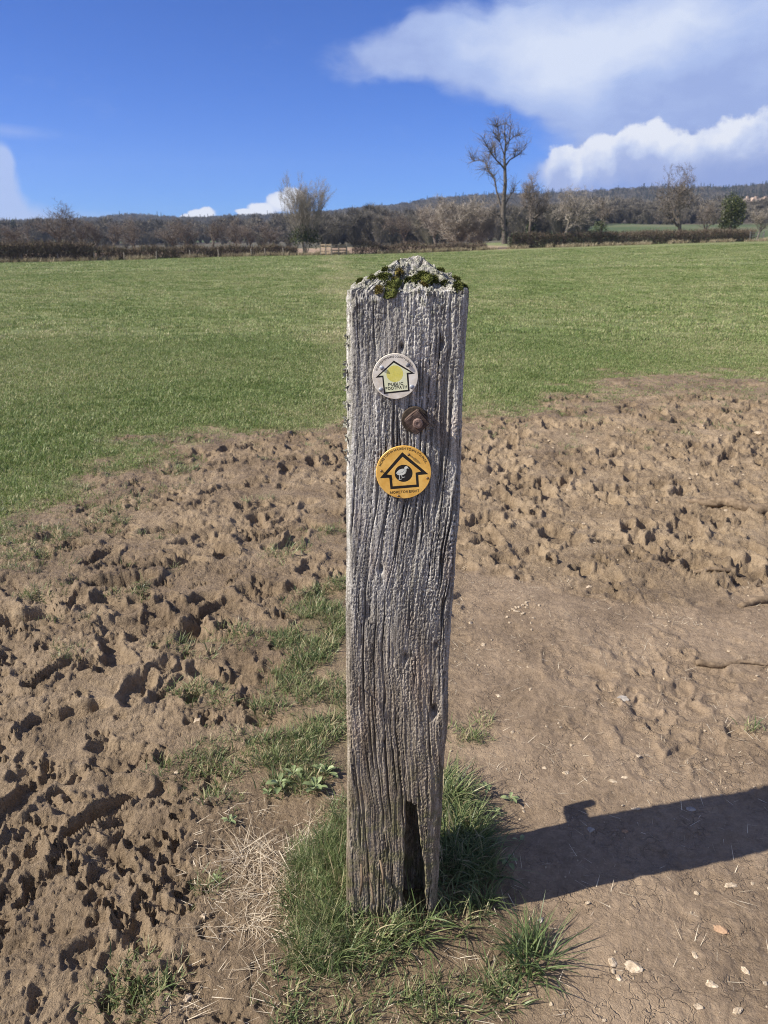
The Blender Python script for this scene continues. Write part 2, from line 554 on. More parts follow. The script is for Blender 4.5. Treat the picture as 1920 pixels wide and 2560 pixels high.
def ground_material():
    m, t, b, out = new_mat('ground')
    geo = t.n('ShaderNodeNewGeometry')
    P = geo.outputs['Position']
    grass = t.attr('grass')
    path = t.attr('path')
    damp = t.attr('damp')
    plough = t.attr('plough')
    # mud
    n1 = t.noise(P, 3.0, 5.0, 0.6)
    n2 = t.noise(P, 40.0, 5.0, 0.65)
    n3 = t.noise(P, 210.0, 3.0, 0.6)
    n4 = t.noise(P, 130.0, 5.0, 0.75)
    f = t.math('ADD', t.math('ADD', t.math('MULTIPLY', n1, 0.42), t.math('MULTIPLY', n2, 0.33)), t.math('MULTIPLY', n4, 0.25))
    mud = t.ramp(f, [(0.33, (0.112, 0.080, 0.050)), (0.45, (0.228, 0.168, 0.107)), (0.57, (0.365, 0.276, 0.180)), (0.70, (0.52, 0.408, 0.275))])
    pth = t.ramp(f, [(0.33, (0.128, 0.092, 0.059)), (0.48, (0.228, 0.168, 0.111)), (0.64, (0.355, 0.268, 0.182))])
    speck = t.smooth(n3, 0.62, 0.72)
    pth = t.mix(t.math('MULTIPLY', speck, 0.5), pth, (0.45, 0.38, 0.29))
    base = t.mix(path, mud, pth)
    # hairline drying cracks in the trodden path
    wv = t.vmath('ADD', P, t.vmath('SCALE', t.vmath('SUBTRACT', t.noise(P, 18.0, 3.0, 0.6, color=True), (0.5, 0.5, 0.5)), scale=0.075))
    vo = t.n('ShaderNodeTexVoronoi', feature='DISTANCE_TO_EDGE')
    vo.inputs['Scale'].default_value = 27.0
    t.put(vo.inputs['Vector'], wv)
    crk = t.smooth(vo.outputs['Distance'], 0.0, 0.045, 1.0, 0.0)
    crk = t.math('MULTIPLY', crk, t.smooth(t.noise(P, 7.0, 3.0, 0.6), 0.46, 0.60))
    crk = t.math('MULTIPLY', crk, path)
    base = t.mix(t.math('MULTIPLY', damp, 0.5), base, t.mix(1.0, base, (0.46, 0.42, 0.37), 'MULTIPLY'))
    # field floor under the grass
    g1 = t.noise(t.mapping(P, scale=(0.5, 1.0, 1)), 0.35, 5.0, 0.6)
    g2 = t.noise(P, 14.0, 4.0, 0.65)
    gf = t.math('ADD', t.math('MULTIPLY', g1, 0.6), t.math('MULTIPLY', g2, 0.4))
    gf = t.math('ADD', gf, t.math('MULTIPLY', trodden(t, P), 0.10))
    turf = t.ramp(gf, [(0.30, (0.10, 0.125, 0.042)), (0.44, (0.145, 0.17, 0.062)), (0.58, (0.195, 0.21, 0.088)), (0.72, (0.26, 0.245, 0.125))])
    gm = t.math('ADD', grass, t.math('MULTIPLY', t.math('SUBTRACT', t.noise(P, 9.0, 5.0, 0.7), 0.5), 0.9))
    gm = t.math('MULTIPLY', t.smooth(gm, 0.25, 0.95), t.smooth(grass, 0.03, 0.35))
    base = t.mix(gm, base, turf)
    pl = t.ramp(t.noise(P, 0.2, 4.0, 0.6), [(0.35, (0.24, 0.165, 0.11)), (0.65, (0.36, 0.265, 0.185))])
    base = t.mix(plough, base, pl)
    t.put(b.inputs['Base Color'], base)
    rg = t.smooth(damp, 0.0, 1.0, 0.88, 0.62)
    t.put(b.inputs['Roughness'], rg)
    rough = t.smooth(path, 0.0, 1.0, 1.0, 0.45)
    h = t.math('ADD', t.math('MULTIPLY', t.math('ADD', t.math('ADD', t.noise(P, 70.0, 7.0, 0.75), t.math('MULTIPLY', n4, 0.8)), t.math('MULTIPLY', t.math('ABSOLUTE', t.math('SUBTRACT', t.noise(P, 32.0, 6.0, 0.7), 0.5)), -3.0)), rough), t.math('MULTIPLY', crk, -0.55))
    bump(t, b, h, 0.8, 0.012)
    return m


M['ground'] = ground_material()

# ------------------------------------------------------------------ ground sheet
BOUND = gpoly([(-500, 1560), (-150, 1430), (0, 1345), (60, 1290), (200, 1235), (330, 1165), (430, 1112), (560, 1085), (700, 1082), (860, 1068),
               (1170, 1052), (1300, 1050), (1420, 1035), (1560, 1018), (1700, 1030), (1800, 1005), (1930, 1020), (2400, 1010)])
FIELD_POLY = BOUND + [(60, 9), (200, 60), (200, 2500), (-2500, 2500), (-2500, 3.0), (-8, 1.8)]
PATH_POLY = gpoly([(1120, 1405), (1230, 1420), (1400, 1450), (1560, 1490), (1700, 1490), (2000, 1440), (2300, 1500)]) + [(1.9, 0.2), (0.3, 0.2)] + gpoly([(1230, 2500), (1270, 2300), (1230, 2100), (1120, 1900)])
PATCH_POLY = gpoly([(690, 1600), (760, 1510), (860, 1450), (960, 1500), (960, 1980), (720, 1990), (620, 1900), (655, 1760)])
CLUMP_POLY = gpoly([(800, 2050), (960, 1900), (1090, 1930), (1150, 2030), (1215, 2150), (1220, 2280), (1110, 2330), (980, 2370), (870, 2420), (770, 2450), (740, 2360), (740, 2240)])
STRAW_POLY = gpoly([(590, 2110), (700, 2045), (820, 2040), (790, 2330), (740, 2430), (640, 2450), (560, 2330), (560, 2200)])
CRUMB_POLY = gpoly([(560, 1880), (860, 1900), (960, 2040), (1280, 2200), (1300, 2620), (480, 2620), (440, 2300), (480, 2200)])


def grass_amount(x, y):
    """0 bare .. 1 full turf"""
    w = fbm(x * 1.3, y * 1.3, 5, 21, 0.62) * 1.5
    d = in_poly(x, y, FIELD_POLY)
    side = 0.75 + 3.0 * sstep(x, 0.3, 2.8)
    g = sstep(d + w * np.clip(0.5 + d * .5, .45, 1.4), -0.55, side)
    thin = 1 - 0.25 * sstep(-np.abs(x - 3.4) + fbm(x * .8, y * .8, 3, 77) * 1.3, -1.5, 0.3) * (1 - sstep(y, 7.0, 10.5))
    return g * thin


def path_amount(x, y):
    d = in_poly(x, y, PATH_POLY)
    return sstep(d + fbm(x * 3, y * 3, 3, 31) * 0.12, -0.08, 0.14)


HILL_Y0 = 118.0


def far_height(x, y):
    s = sstep(y, 8, 85)
    xx = np.clip(x, -90, 90)
    z = s * np.where(xx < 0, 0.0175 * xx, 0.027 * xx)
    z = z + 0.10 * sstep(y, 6, 25) * fbm(x * 0.05, y * 0.05, 3, 5)
    return z


def build_ground():
    a, bb = 0.62, 0.56
    inner = np.linspace(-1, 1, 880)
    g = 1 + (inner[1] - inner[0]) * np.cumsum(1.085 ** np.arange(1, 86))
    g = g[g < 60]
    uc = np.concatenate([-g[::-1], inner, g])
    back = 0.55 - np.concatenate([np.cumsum(0.01 * 1.25 ** np.arange(1, 34))])[::-1]
    near = 0.55 * np.exp(np.linspace(0, math.log(9.0 / 0.55), 700))
    mid = 9.0 * np.exp(np.linspace(0, math.log(110 / 9.0), 130))[1:]
    far = 110 * np.exp(np.linspace(0, math.log(2500 / 110), 24))[1:]
    yr = np.concatenate([back, near, mid, far])
    U, Y = np.meshgrid(uc, yr)
    wd = a + bb * np.clip(yr, 0, 90)
    X = U * wd[:, None]
    nr, ncol = X.shape
    grass = grass_amount(X, Y)
    pth = path_amount(X, Y)
    patch = sstep(in_poly(X, Y, PATCH_POLY) + fbm(X * 4, Y * 4, 3, 41) * 0.10, -0.05, 0.10)
    clump = sstep(in_poly(X, Y, CLUMP_POLY), -0.05, 0.12)
    crumb = sstep(in_poly(X, Y, CRUMB_POLY), -0.05, 0.10)
    # relief only where the ground is near
    nearm = 1 - sstep(Y, 8, 16)
    Z = far_height(X, Y)
    r0, r1 = np.searchsorted(yr, -1.5), np.searchsorted(yr, 15)
    x, y = X[r0:r1], Y[r0:r1]
    gr, pa, pt, cl, cr = grass[r0:r1], pth[r0:r1], patch[r0:r1], clump[r0:r1], crumb[r0:r1]
    wild = (1 - 0.93 * pa) * (1 - 0.85 * sstep(gr, 0.05, 0.55)) * (1 - 0.72 * pt) * (1 - 0.93 * cl) * (1 - 0.76 * cr)
    midrough = np.exp(-(((x - 0.95) / 0.45) ** 2 + ((y - 2.15) / 0.32) ** 2)) * 0.28
    byfoot = sstep(-np.abs(x - 0.17), -0.45, -0.25) * sstep(-y, -3.0, -2.3)
    wild = np.clip(wild * (1 - 0.85 * byfoot) + midrough, 0, 1)
    rel = 0.014 * fbm(x * 1.7, y * 1.7, 3, 3) + 0.008 * fbm(x * 5, y * 5, 2, 8)
    # boot, hoof and paw prints
    wx = x + 0.018 * fbm(x * 14, y * 14, 2, 51) + 0.03 * fbm(x * 4, y * 4, 2, 53)
    wy = y + 0.018 * fbm(x * 14, y * 14, 2, 52) + 0.03 * fbm(x * 4, y * 4, 2, 54)
    st = np.zeros_like(x)
    ysub = yr[r0:r1]
    rs = random.Random(11)

    def window(cx, cy, rad):
        j0, j1 = np.searchsorted(ysub, cy - rad), np.searchsorted(ysub, cy + rad)
        if j1 <= j0:
            return None
        lo = a + bb * max(0, cy - rad)
        hi = a + bb * max(0, cy + rad)
        us = [(cx - rad) / lo, (cx - rad) / hi, (cx + rad) / lo, (cx + rad) / hi]
        i0, i1 = np.searchsorted(uc, min(us)), np.searchsorted(uc, max(us))
        if i1 <= i0:
            return None
        return slice(j0, j1), slice(i0, i1)

    def stamp(cx, cy, L, W, ang, depth, rim, tread=0.0, sharp=1.0):
        wnd = window(cx, cy, L * 1.7 + 0.05)
        if wnd is None:
            return
        dx, dy = wx[wnd] - cx, wy[wnd] - cy
        c, s = math.cos(ang), math.sin(ang)
        p = (dx * c + dy * s) / L
        q = (-dx * s + dy * c) / W
        waist = 1 - 0.22 * np.exp(-((p + 0.12) / 0.28) ** 2)
        r = (np.abs(p) ** 2.6 + np.abs(q / waist) ** 2.6) ** (1 / 2.6)
        edge = 0.10 / sharp
        pit = 1 - sstep(r, 0.86 - edge, 0.98 + edge)
        lip = np.exp(-((r - 1.18) / 0.15) ** 2)
        tilt = 1 + 0.35 * p * rs.choice((-1, 1))
        h = -depth * pit * tilt
        if tread:
            h = h + tread * pit * np.sin((dx * c + dy * s) * 2 * math.pi / 0.018)
        # a print flattens what was there before, then presses in
        st[wnd] = st[wnd] * (1 - 0.75 * pit) + h + rim * lip * (0.6 + 0.8 * rs.random())

    def hoof(cx, cy, rad, depth, ang):
        stamp(cx, cy, rad * rs.uniform(.9, 1.5), rad * rs.uniform(.5, 1.0), ang, depth * (.35 + .65 * rs.random() ** 1.4), depth * rs.uniform(.25, .6), 0, rs.uniform(.6, 1.5))

    def paw(cx, cy, s, ang, depth):
        c, sn = math.cos(ang), math.sin(ang)
        for lx, ly, rr in ((0, 0, .026), (.034, -.026, .013), (.045, -.009, .013), (.045, .011, .013), (.033, .028, .013)):
            hx, hy = cx + (lx * c - ly * sn) * s, cy + (lx * sn + ly * c) * s
            stamp(hx, hy, rr * s, rr * s * .85, ang, depth * (1.0 if rr > .02 else 1.25), depth * 0.25, 0, 1.0)

    spots = []
    for i in range(1900):
        cy = 0.5 + 6.7 * rs.random() ** 1.15
        cx = rs.uniform(-1, 1) * (0.7 + 0.62 * cy)
        spots.append((cx, cy))
    for cx, cy in spots:
        k = rs.random()
        leftzone = cx < 0.1 and cy < 4.6
        if cx < 0.1 and cy < 2.1:
            if k < 0.22:
                stamp(cx, cy, rs.uniform(.08, .13), rs.uniform(.034, .048), rs.uniform(-.6, 1.6), rs.uniform(.006, .018), rs.uniform(.003, .008), rs.choice((0, .002, .003)), 1.6)
            elif k < 0.55:
                hoof(cx, cy, rs.uniform(.012, .028), rs.uniform(.008, .024), rs.uniform(0, 3.1))
            elif k < .85:
                paw(cx, cy, rs.uniform(.8, 1.2), rs.uniform(0, 6.3), rs.uniform(.009, .017))
        elif leftzone:
            if k < 0.34:
                stamp(cx, cy, rs.uniform(.09, .14), rs.uniform(.036, .052), rs.uniform(-1.2, 1.4) + (rs.random() < .4) * 1.0, rs.uniform(.010, .030), rs.uniform(.005, .014), rs.choice((0, .002, .003, .004)), 1.7)
            elif k < 0.66:
                hoof(cx, cy, rs.uniform(.018, .045), rs.uniform(.012, .036), rs.uniform(0, 3.1))
            elif k < .95:
                paw(cx, cy, rs.uniform(.8, 1.15), rs.uniform(0, 6.3), rs.uniform(.010, .02))
        else:
            if k < 0.26:
                stamp(cx, cy, rs.uniform(.10, .15), rs.uniform(.04, .058), rs.uniform(0.4, 2.6), rs.uniform(.015, .035), rs.uniform(.008, .018), rs.choice((0, 0, .0025)))
            else:
                hoof(cx, cy, rs.uniform(.024, .085), rs.uniform(.022, .055), rs.uniform(0, 3.1))
    # the long print and paw prints that show at the lower left
    for px, py, L, W, ang, dep in ((255, 2035, .13, .032, .95, .030), (300, 2100, .06, .026, 1.05, .016), (150, 1800, .12, .05, .5, .028), (60, 2010, .12, .05, 1.2, .024),
                                   (430, 1330, .15, .055, .2, .03), (300, 1460, .14, .06, .3, .045), (420, 1420, .13, .055, .5, .04), (60, 1550, .13, .06, .4, .045),
                                   (420, 1580, .14, .055, .4, .04), (350, 1560, .15, .06, .2, .03)):
        gx, gy = G(px, py)
        stamp(gx, gy, L, W, ang, dep, dep * .4)
    for px, py, s, ang in ((70, 2160, 1.5, .6), (130, 2200, 1.2, .9), (290, 2390, 1.4, 1.2), (260, 2190, 1.3, .9), (350, 2240, 1.1, 1.4), (390, 2130, 1.1, 1.0), (60, 1940, 1.4, .3),
                           (330, 2330, 1.2, 1.1), (230, 2310, 1.1, .4), (20, 2250, 1.2, .2), (230, 2260, 1.2, 1.7), (420, 2180, 1.0, 1.3)):
        gx, gy = G(px, py)
        paw(gx, gy, s, ang, .017)
    st = np.clip(st, -0.050, 0.020)
    # crumbly, clotted surface between the prints
    rid = fbm(wx * 6.2, wy * 6.2, 5, 61, 0.52, True)
    clod = np.abs(fbm(wx * 13, wy * 13, 4, 66, 0.55)) * 2 - .45
    lump = fbm(wx * 5.2 + 3, wy * 5.2, 3, 67, 0.5)
    gate = 0.25 + 0.75 * sstep(fbm(x * 1.8, y * 1.8, 2, 68), -0.4, 0.2)
    churn = gate * (0.030 * rid + 0.014 * clod + 0.032 * lump)
    # hard little terraces: wet clods break with steps, not slopes
    stepped = np.round(churn / 0.010) * 0.010
    churn = churn + 0.62 * (stepped - churn)
    # feet have pressed the tops flat; only the pits stay deep
    churn = np.where(churn > 0.004, 0.004 + 0.72 * (churn - 0.004), churn * 1.05)
    churn = churn * 1.05 * (1 - 0.22 * sstep(-y, -2.6, -1.7) * (x < 0.4))
    crumbs = np.maximum(0, fbm(wx * 48, wy * 48, 3, 85, 0.6)) * 0.0095 + 0.0026 * fbm(x * 120, y * 120, 2, 87, 0.6, True)
    rel = rel + wild * (st * 1.05 + churn + crumbs * (0.35 + 0.65 * gate)) + 0.5 * crumbs * cr * (1 - cl) + (0.0014 + 0.0026 * gate) * (1 - pa) * (1 - .6 * gr) * fbm(x * 85, y * 85, 3, 71, 0.6)
    rel = rel + pa * (0.0050 * fbm(x * 9, y * 9, 4, 73) + 0.0022 * fbm(x * 45, y * 45, 3, 74)) * (1 + 0.6 * np.clip(fbm(x * 1.5, y * 1.5, 2, 75), -1, 1))
    # smeared ridges in the poached far right
    rel = rel + wild * sstep(x, 0.4, 1.0) * 0.011 * fbm(wx * 9, wy * 13, 3, 81, 0.5, True)
    rel = rel + cl * 0.018 + pt * 0.006
    Z[r0:r1] += rel * nearm[r0:r1]
    damp = np.zeros_like(X)
    damp[r0:r1] = np.clip(sstep(-st, 0.008, 0.04) * 0.55 * (1 - pa) + 0.75 * sstep(fbm(x * 1.2, y * 1.2, 4, 91), 0.0, 0.45) * (1 - pa * .6) + 0.5 * sstep(gr, 0.0, 0.12) * (1 - sstep(gr, .3, .6)) + cr * .55 + 0.35 * cl + 0.42 * (1 - sstep(x, -0.2, 0.6)) * (1 - gr), 0, 1)
    plough = sstep(Y, 93, 96) * (1 - sstep(Y, 180, 190)) * (1 - sstep(X, 14, 22))
    verts = np.stack([X, Y, Z], -1).reshape(-1, 3)
    idx = np.arange(nr * ncol).reshape(nr, ncol)
    loops = np.stack([idx[:-1, :-1], idx[:-1, 1:], idx[1:, 1:], idx[1:, :-1]], -1).reshape(-1)
    me = np_mesh('ground', verts, loops, 4)
    gshow = np.clip(np.maximum(grass, np.maximum(patch * 0.38, clump * 0.30)), 0, 1)
    fattr(me, 'grass', gshow)
    fattr(me, 'path', pth)
    fattr(me, 'damp', damp)
    fattr(me, 'plough', plough)
    o = link('ground', me, M['ground'])
    tag(o, 'muddy trodden ground and green field around the post', kind='structure')

    def height(px, py):
        px = np.atleast_1d(np.asarray(px, float))
        py = np.atleast_1d(np.asarray(py, float))
        j = np.clip(np.searchsorted(yr, py) - 1, 0, nr - 2)
        fy = np.clip((py - yr[j]) / (yr[j + 1] - yr[j]), 0, 1)
        u = px / (a + bb * np.clip(py, 0, 90))
        i = np.clip(np.searchsorted(uc, u) - 1, 0, ncol - 2)
        fx = np.clip((u - uc[i]) / (uc[i + 1] - uc[i]), 0, 1)
        return (Z[j, i] * (1 - fx) + Z[j, i + 1] * fx) * (1 - fy) + (Z[j + 1, i] * (1 - fx) + Z[j + 1, i + 1] * fx) * fy
    return height


HT = build_ground()


def hz(x, y):
    return float(HT(x, y)[0])


# ------------------------------------------------------------------ far hill
SKYLINE = [(-900, 560), (-300, 556), (0, 556), (100, 548), (200, 546), (280, 538), (330, 533), (400, 536), (500, 543), (560, 537), (650, 533), (720, 533), (800, 527), (900, 517),
           (1000, 507), (1050, 497), (1100, 491), (1200, 484), (1300, 480), (1480, 474), (1560, 467), (1700, 463), (1800, 465), (1920, 455), (2300, 440), (3000, 460)]
RIDGE_Y = 1100.0


def px_of(x, y):
    return 960 + 1900 * x / (y * math.cos(PITCH))


_sx = np.array([p[0] for p in SKYLINE], float)
_sy = np.array([at(p[0], p[1] + 19, RIDGE_Y).z for p in SKYLINE])


def hill_height(x, y):
    rz = np.interp(px_of(x, RIDGE_Y), _sx, _sy)
    t = np.clip((y - HILL_Y0) / (RIDGE_Y - HILL_Y0), 0, None)
    up = np.where(t < 1, t ** 2.2, 1 - 0.25 * (t - 1))
    lin = 0.021 * sstep(px_of(x, np.clip(y, 60, None)), 1230, 1500)
    rise = lin * (np.clip(y, HILL_Y0, 420) - HILL_Y0)
    return -1.2 + far_height(x, np.full_like(x, 100.0)) * (1 - np.clip(t, 0, 1)) + 1.0 * sstep(t, 0, 0.03) + rise + (rz - 0.5 - rise) * up + 1.2 * fbm(x * .012, y * .012, 3, 14) * sstep(t, 0.02, 0.2)


def wood_mask(x, y):
    p = px_of(x, y) + fbm(x * .01, y * .01, 3, 15) * 60
    right = (p > 740) & (y > 300)
    right &= ~((p > 1480) & (y < 340))
    ridge = (y > 1068 + 12 * fbm(x * .02, y * .0, 2, 16))
    clump = (((p > 265) & (p < 350)) | (p < 120) | ((p > 420) & (p < 570))) & (y > 800)
    rows = ((np.abs(fbm(x * .006, y * .009, 2, 17)) < 0.045) | (y < 380)) & (p < 740) & (y > 330)
    return right | ridge | clump | rows


def build_hill():
    xs = np.linspace(-1500, 1500, 240)
    ys = np.concatenate([np.linspace(HILL_Y0, 400, 40), np.linspace(410, 1500, 70)])
    X, Y = np.meshgrid(xs, ys)
    Z = hill_height(X, Y)
    nr, ncol = X.shape
    idx = np.arange(nr * ncol).reshape(nr, ncol)
    loops = np.stack([idx[:-1, :-1], idx[:-1, 1:], idx[1:, 1:], idx[1:, :-1]], -1).reshape(-1)
    me = np_mesh('hill', np.stack([X, Y, Z], -1).reshape(-1, 3), loops, 4)
    fattr(me, 'wood', np.maximum(wood_mask(X, Y).astype(float), sstep(-Y, -420, -330) * sstep(-px_of(X, Y), -1330, -1230) * .8))
    m, t, b, out = new_mat('hill')
    geo = t.n('ShaderNodeNewGeometry')
    P = geo.outputs['Position']
    nz = t.noise(P, 0.012, 4.0, 0.55)
    past = t.ramp(nz, [(0.38, (0.060, 0.090, 0.036)), (0.5, (0.078, 0.108, 0.044)), (0.58, (0.125, 0.13, 0.07)), (0.64, (0.07, 0.10, 0.04))])
    floor = t.ramp(t.noise(P, 0.08, 4.0, 0.6), [(0.3, (0.07, 0.06, 0.05)), (0.7, (0.13, 0.11, 0.085))])
    t.put(b.inputs['Base Color'], t.mix(t.attr('wood'), past, floor))
    b.inputs['Roughness'].default_value = 1.0
    tag(link('hill', me, m), 'wooded hillside rising beyond the field', kind='structure')


build_hill()


def hill_z(x, y):
    return float(hill_height(np.array([float(x)]), np.array([float(y)]))[0])


def base_z(x, y):
    return max(hz(x, y), hill_z(x, y)) if y > HILL_Y0 else hz(x, y)


# ------------------------------------------------------------------ scattering by geometry nodes (only for stuff)
def proto(name, me, mat):
    if not me.materials:
        me.materials.append(mat)
    return bpy.data.objects.new(name, me)          # never linked: it only lends its mesh


def scatter(name, label, pts, rot, scl, protos, seed=0, cat=None):
    pts = np.asarray(pts, dtype=np.float32)
    n = len(pts)
    me = bpy.data.meshes.new(name)
    me.vertices.add(n)
    me.vertices.foreach_set('co', pts.ravel())
    a = me.attributes.new('rot', 'FLOAT_VECTOR', 'POINT')
    a.data.foreach_set('vector', np.asarray(rot, dtype=np.float32).ravel())
    a = me.attributes.new('scl', 'FLOAT_VECTOR', 'POINT')
    scl = np.asarray(scl, dtype=np.float32)
    if scl.ndim == 1:
        scl = np.repeat(scl[:, None], 3, 1)
    a.data.foreach_set('vector', scl.ravel())
    a = me.attributes.new('pick', 'INT', 'POINT')
    a.data.foreach_set('value', np.random.RandomState(seed).randint(0, len(protos), n).astype(np.int32))
    o = link(name, me)
    ng = bpy.data.node_groups.new(name, 'GeometryNodeTree')
    ng.interface.new_socket('Geometry', in_out='INPUT', socket_type='NodeSocketGeometry')
    ng.interface.new_socket('Geometry', in_out='OUTPUT', socket_type='NodeSocketGeometry')
    gi = ng.nodes.new('NodeGroupInput')
    go = ng.nodes.new('NodeGroupOutput')
    ip = ng.nodes.new('GeometryNodeInstanceOnPoints')
    gti = ng.nodes.new('GeometryNodeGeometryToInstance')
    for p in reversed(protos):
        oi = ng.nodes.new('GeometryNodeObjectInfo')
        oi.inputs[0].default_value = p
        oi.inputs['As Instance'].default_value = False
        ng.links.new(oi.outputs['Geometry'], gti.inputs[0])

    def na(nm, typ):
        nd = ng.nodes.new('GeometryNodeInputNamedAttribute')
        nd.data_type = typ
        nd.inputs['Name'].default_value = nm
        return next(s for s in nd.outputs if s.enabled and s.name == 'Attribute')
    e2r = ng.nodes.new('FunctionNodeEulerToRotation')
    ng.links.new(na('rot', 'FLOAT_VECTOR'), e2r.inputs[0])
    ng.links.new(gi.outputs[0], ip.inputs['Points'])
    ng.links.new(gti.outputs[0], ip.inputs['Instance'])
    ip.inputs['Pick Instance'].default_value = True
    ng.links.new(na('pick', 'INT'), ip.inputs['Instance Index'])
    ng.links.new(e2r.outputs[0], ip.inputs['Rotation'])
    ng.links.new(na('scl', 'FLOAT_VECTOR'), ip.inputs['Scale'])
    ng.links.new(ip.outputs[0], go.inputs[0])
    md = o.modifiers.new('scatter', 'NODES')
    md.node_group = ng
    tag(o, label, cat, None, 'stuff')
    return o


def blades(name, n, radius, hmin, hmax, width, lean, curl, seg=3, seed=0, tint=(0.0, 0.7), flat=0.0, center_pow=0.5):
    """a mesh of n curved tapering strips"""
    rs = np.random.RandomState(seed)
    az = rs.rand(n) * 2 * np.pi
    rr = radius * rs.rand(n) ** center_pow
    bx, by = rr * np.cos(az), rr * np.sin(az)
    h = hmin + (hmax - hmin) * rs.rand(n) ** 1.2
    dirn = az * 0.6 + rs.rand(n) * 2 * np.pi * 0.4 + rs.randn(n) * 0.8
    ln = lean * (0.3 + rs.rand(n))
    cu = curl * (0.3 + rs.rand(n))
    tt = np.linspace(0, 1, seg + 1)
    ang = ln[:, None] + cu[:, None] * tt[None, :] ** 1.3 + flat
    step = h[:, None] / seg
    dr = np.concatenate([np.zeros((n, 1)), np.cumsum(np.sin((ang[:, 1:] + ang[:, :-1]) / 2) * step, 1)], 1)
    dz = np.concatenate([np.zeros((n, 1)), np.cumsum(np.cos((ang[:, 1:] + ang[:, :-1]) / 2) * step, 1)], 1)
    cx = bx[:, None] + dr * np.cos(dirn)[:, None]
    cy = by[:, None] + dr * np.sin(dirn)[:, None]
    cz = np.maximum(dz - 0.003, -0.003 + 0.002 * np.arange(seg + 1)[None, :])
    wv = width * (0.7 + 0.6 * rs.rand(n))[:, None] * (1 - tt[None, :] ** 2 * 0.92) * 0.5
    tw = dirn[:, None] + np.pi / 2 + rs.randn(n)[:, None] * 0.5 + rs.randn(n)[:, None] * 0.4 * tt[None, :]
    lx, ly = wv * np.cos(tw), wv * np.sin(tw)
    Lv = np.stack([cx - lx, cy - ly, cz], -1)
    Rv = np.stack([cx + lx, cy + ly, cz], -1)
    V = np.stack([Lv, Rv], 2).reshape(n, -1, 3)
    k = 2 * (seg + 1)
    base = (np.arange(n) * k)[:, None, None]
    s = np.arange(seg)[None, :, None] * 2
    q = np.array([0, 1, 3, 2])[None, None, :]
    loops = (base + s + q).reshape(-1)
    me = np_mesh(name, V.reshape(-1, 3), loops, 4, True)
    tv = tint[0] + (tint[1] - tint[0]) * rs.rand(n)
    fattr(me, 'tint', np.repeat(tv, k))
    return me


def rand_rot(rs, n, tilt=0.15):
    return np.stack([rs.randn(n) * tilt, rs.randn(n) * tilt, rs.rand(n) * 2 * np.pi], -1)


def sample_field(rs, n, y0, y1, margin=0.3):
    y = np.sqrt(y0 * y0 + (y1 * y1 - y0 * y0) * rs.rand(n))
    x = (rs.rand(n) * 2 - 1) * (0.4 + margin + 0.56 * y)
    return x, y


def build_field_grass():
    rs = np.random.RandomState(5)
    pr = [proto('turf_piece', blades('turf_piece', 46, 0.075, 0.012, 0.036, 0.0040, 0.45, 0.8, 2, 100 + i, (0.0, 0.95)), M['field_grass']) for i in range(5)]
    x, y = sample_field(rs, 64000, 3.2, 12.0)
    g = grass_amount(x, y)
    keep = rs.rand(len(x)) < np.clip(g * 1.3, 0, 1)
    keep &= (0.15 + 0.7 * rs.rand(len(x))) < (0.20 + g * 1.3 + 0.45 * fbm(x * 2.5, y * 2.5, 3, 33))
    x, y, g = x[keep], y[keep], g[keep]
    z = HT(x, y) - 0.004
    s = (0.55 + 0.5 * g) * (0.7 + 0.6 * rs.rand(len(x))) * (1 + 0.35 * fbm(x * 1.3, y * 1.3, 3, 34))
    scatter('field_grass', 'short green grass of the near field', np.stack([x, y, z], -1), rand_rot(rs, len(x)), s, pr, 1, 'grass')
    pr2 = [proto('turf_spread', blades('turf_spread', 110, 0.22, 0.02, 0.05, 0.009, 0.45, 0.7, 2, 120 + i, (0.0, 0.9)), M['field_grass']) for i in range(5)]
    x, y = sample_field(rs, 26000, 11.0, 40.0, 1.0)
    keep = rs.rand(len(x)) < np.clip(grass_amount(x, y) * 1.2, 0, 1) * np.where(y < 20, 1, 0.75)
    x, y = x[keep], y[keep]
    z = HT(x, y) - 0.006
    s = (0.7 + 0.6 * rs.rand(len(x))) * (1 + 0.3 * fbm(x * .5, y * .5, 3, 35))
    scatter('meadow_grass', 'green pasture grass of the middle of the field', np.stack([x, y, z], -1), rand_rot(rs, len(x), .08), s, pr2, 2, 'grass')
    pr3 = [proto('turf_wide', blades('turf_wide', 120, 0.8, 0.02, 0.05, 0.03, 0.45, 0.6, 2, 140 + i, (0.0, 0.9)), M['field_grass']) for i in range(4)]
    x, y = sample_field(rs, 9000, 38.0, 84.0, 3.0)
    z = HT(x, y) - 0.01
    scatter('distant_grass', 'green pasture grass at the far side of the field', np.stack([x, y, z], -1), rand_rot(rs, len(x), .03), 0.7 + 0.6 * rs.rand(len(x)), pr3, 3, 'grass')


build_field_grass()

# ------------------------------------------------------------------ the post
POST_Y = 1.263          # front face
POST_D = 0.172
HALF_W = 0.098
EDGE_Z = 1.243 + GRASS_LIFT
PEAK = 0.052


def post_cx(z):
    return 0.017 + 0.0176 * (z - GRASS_LIFT)


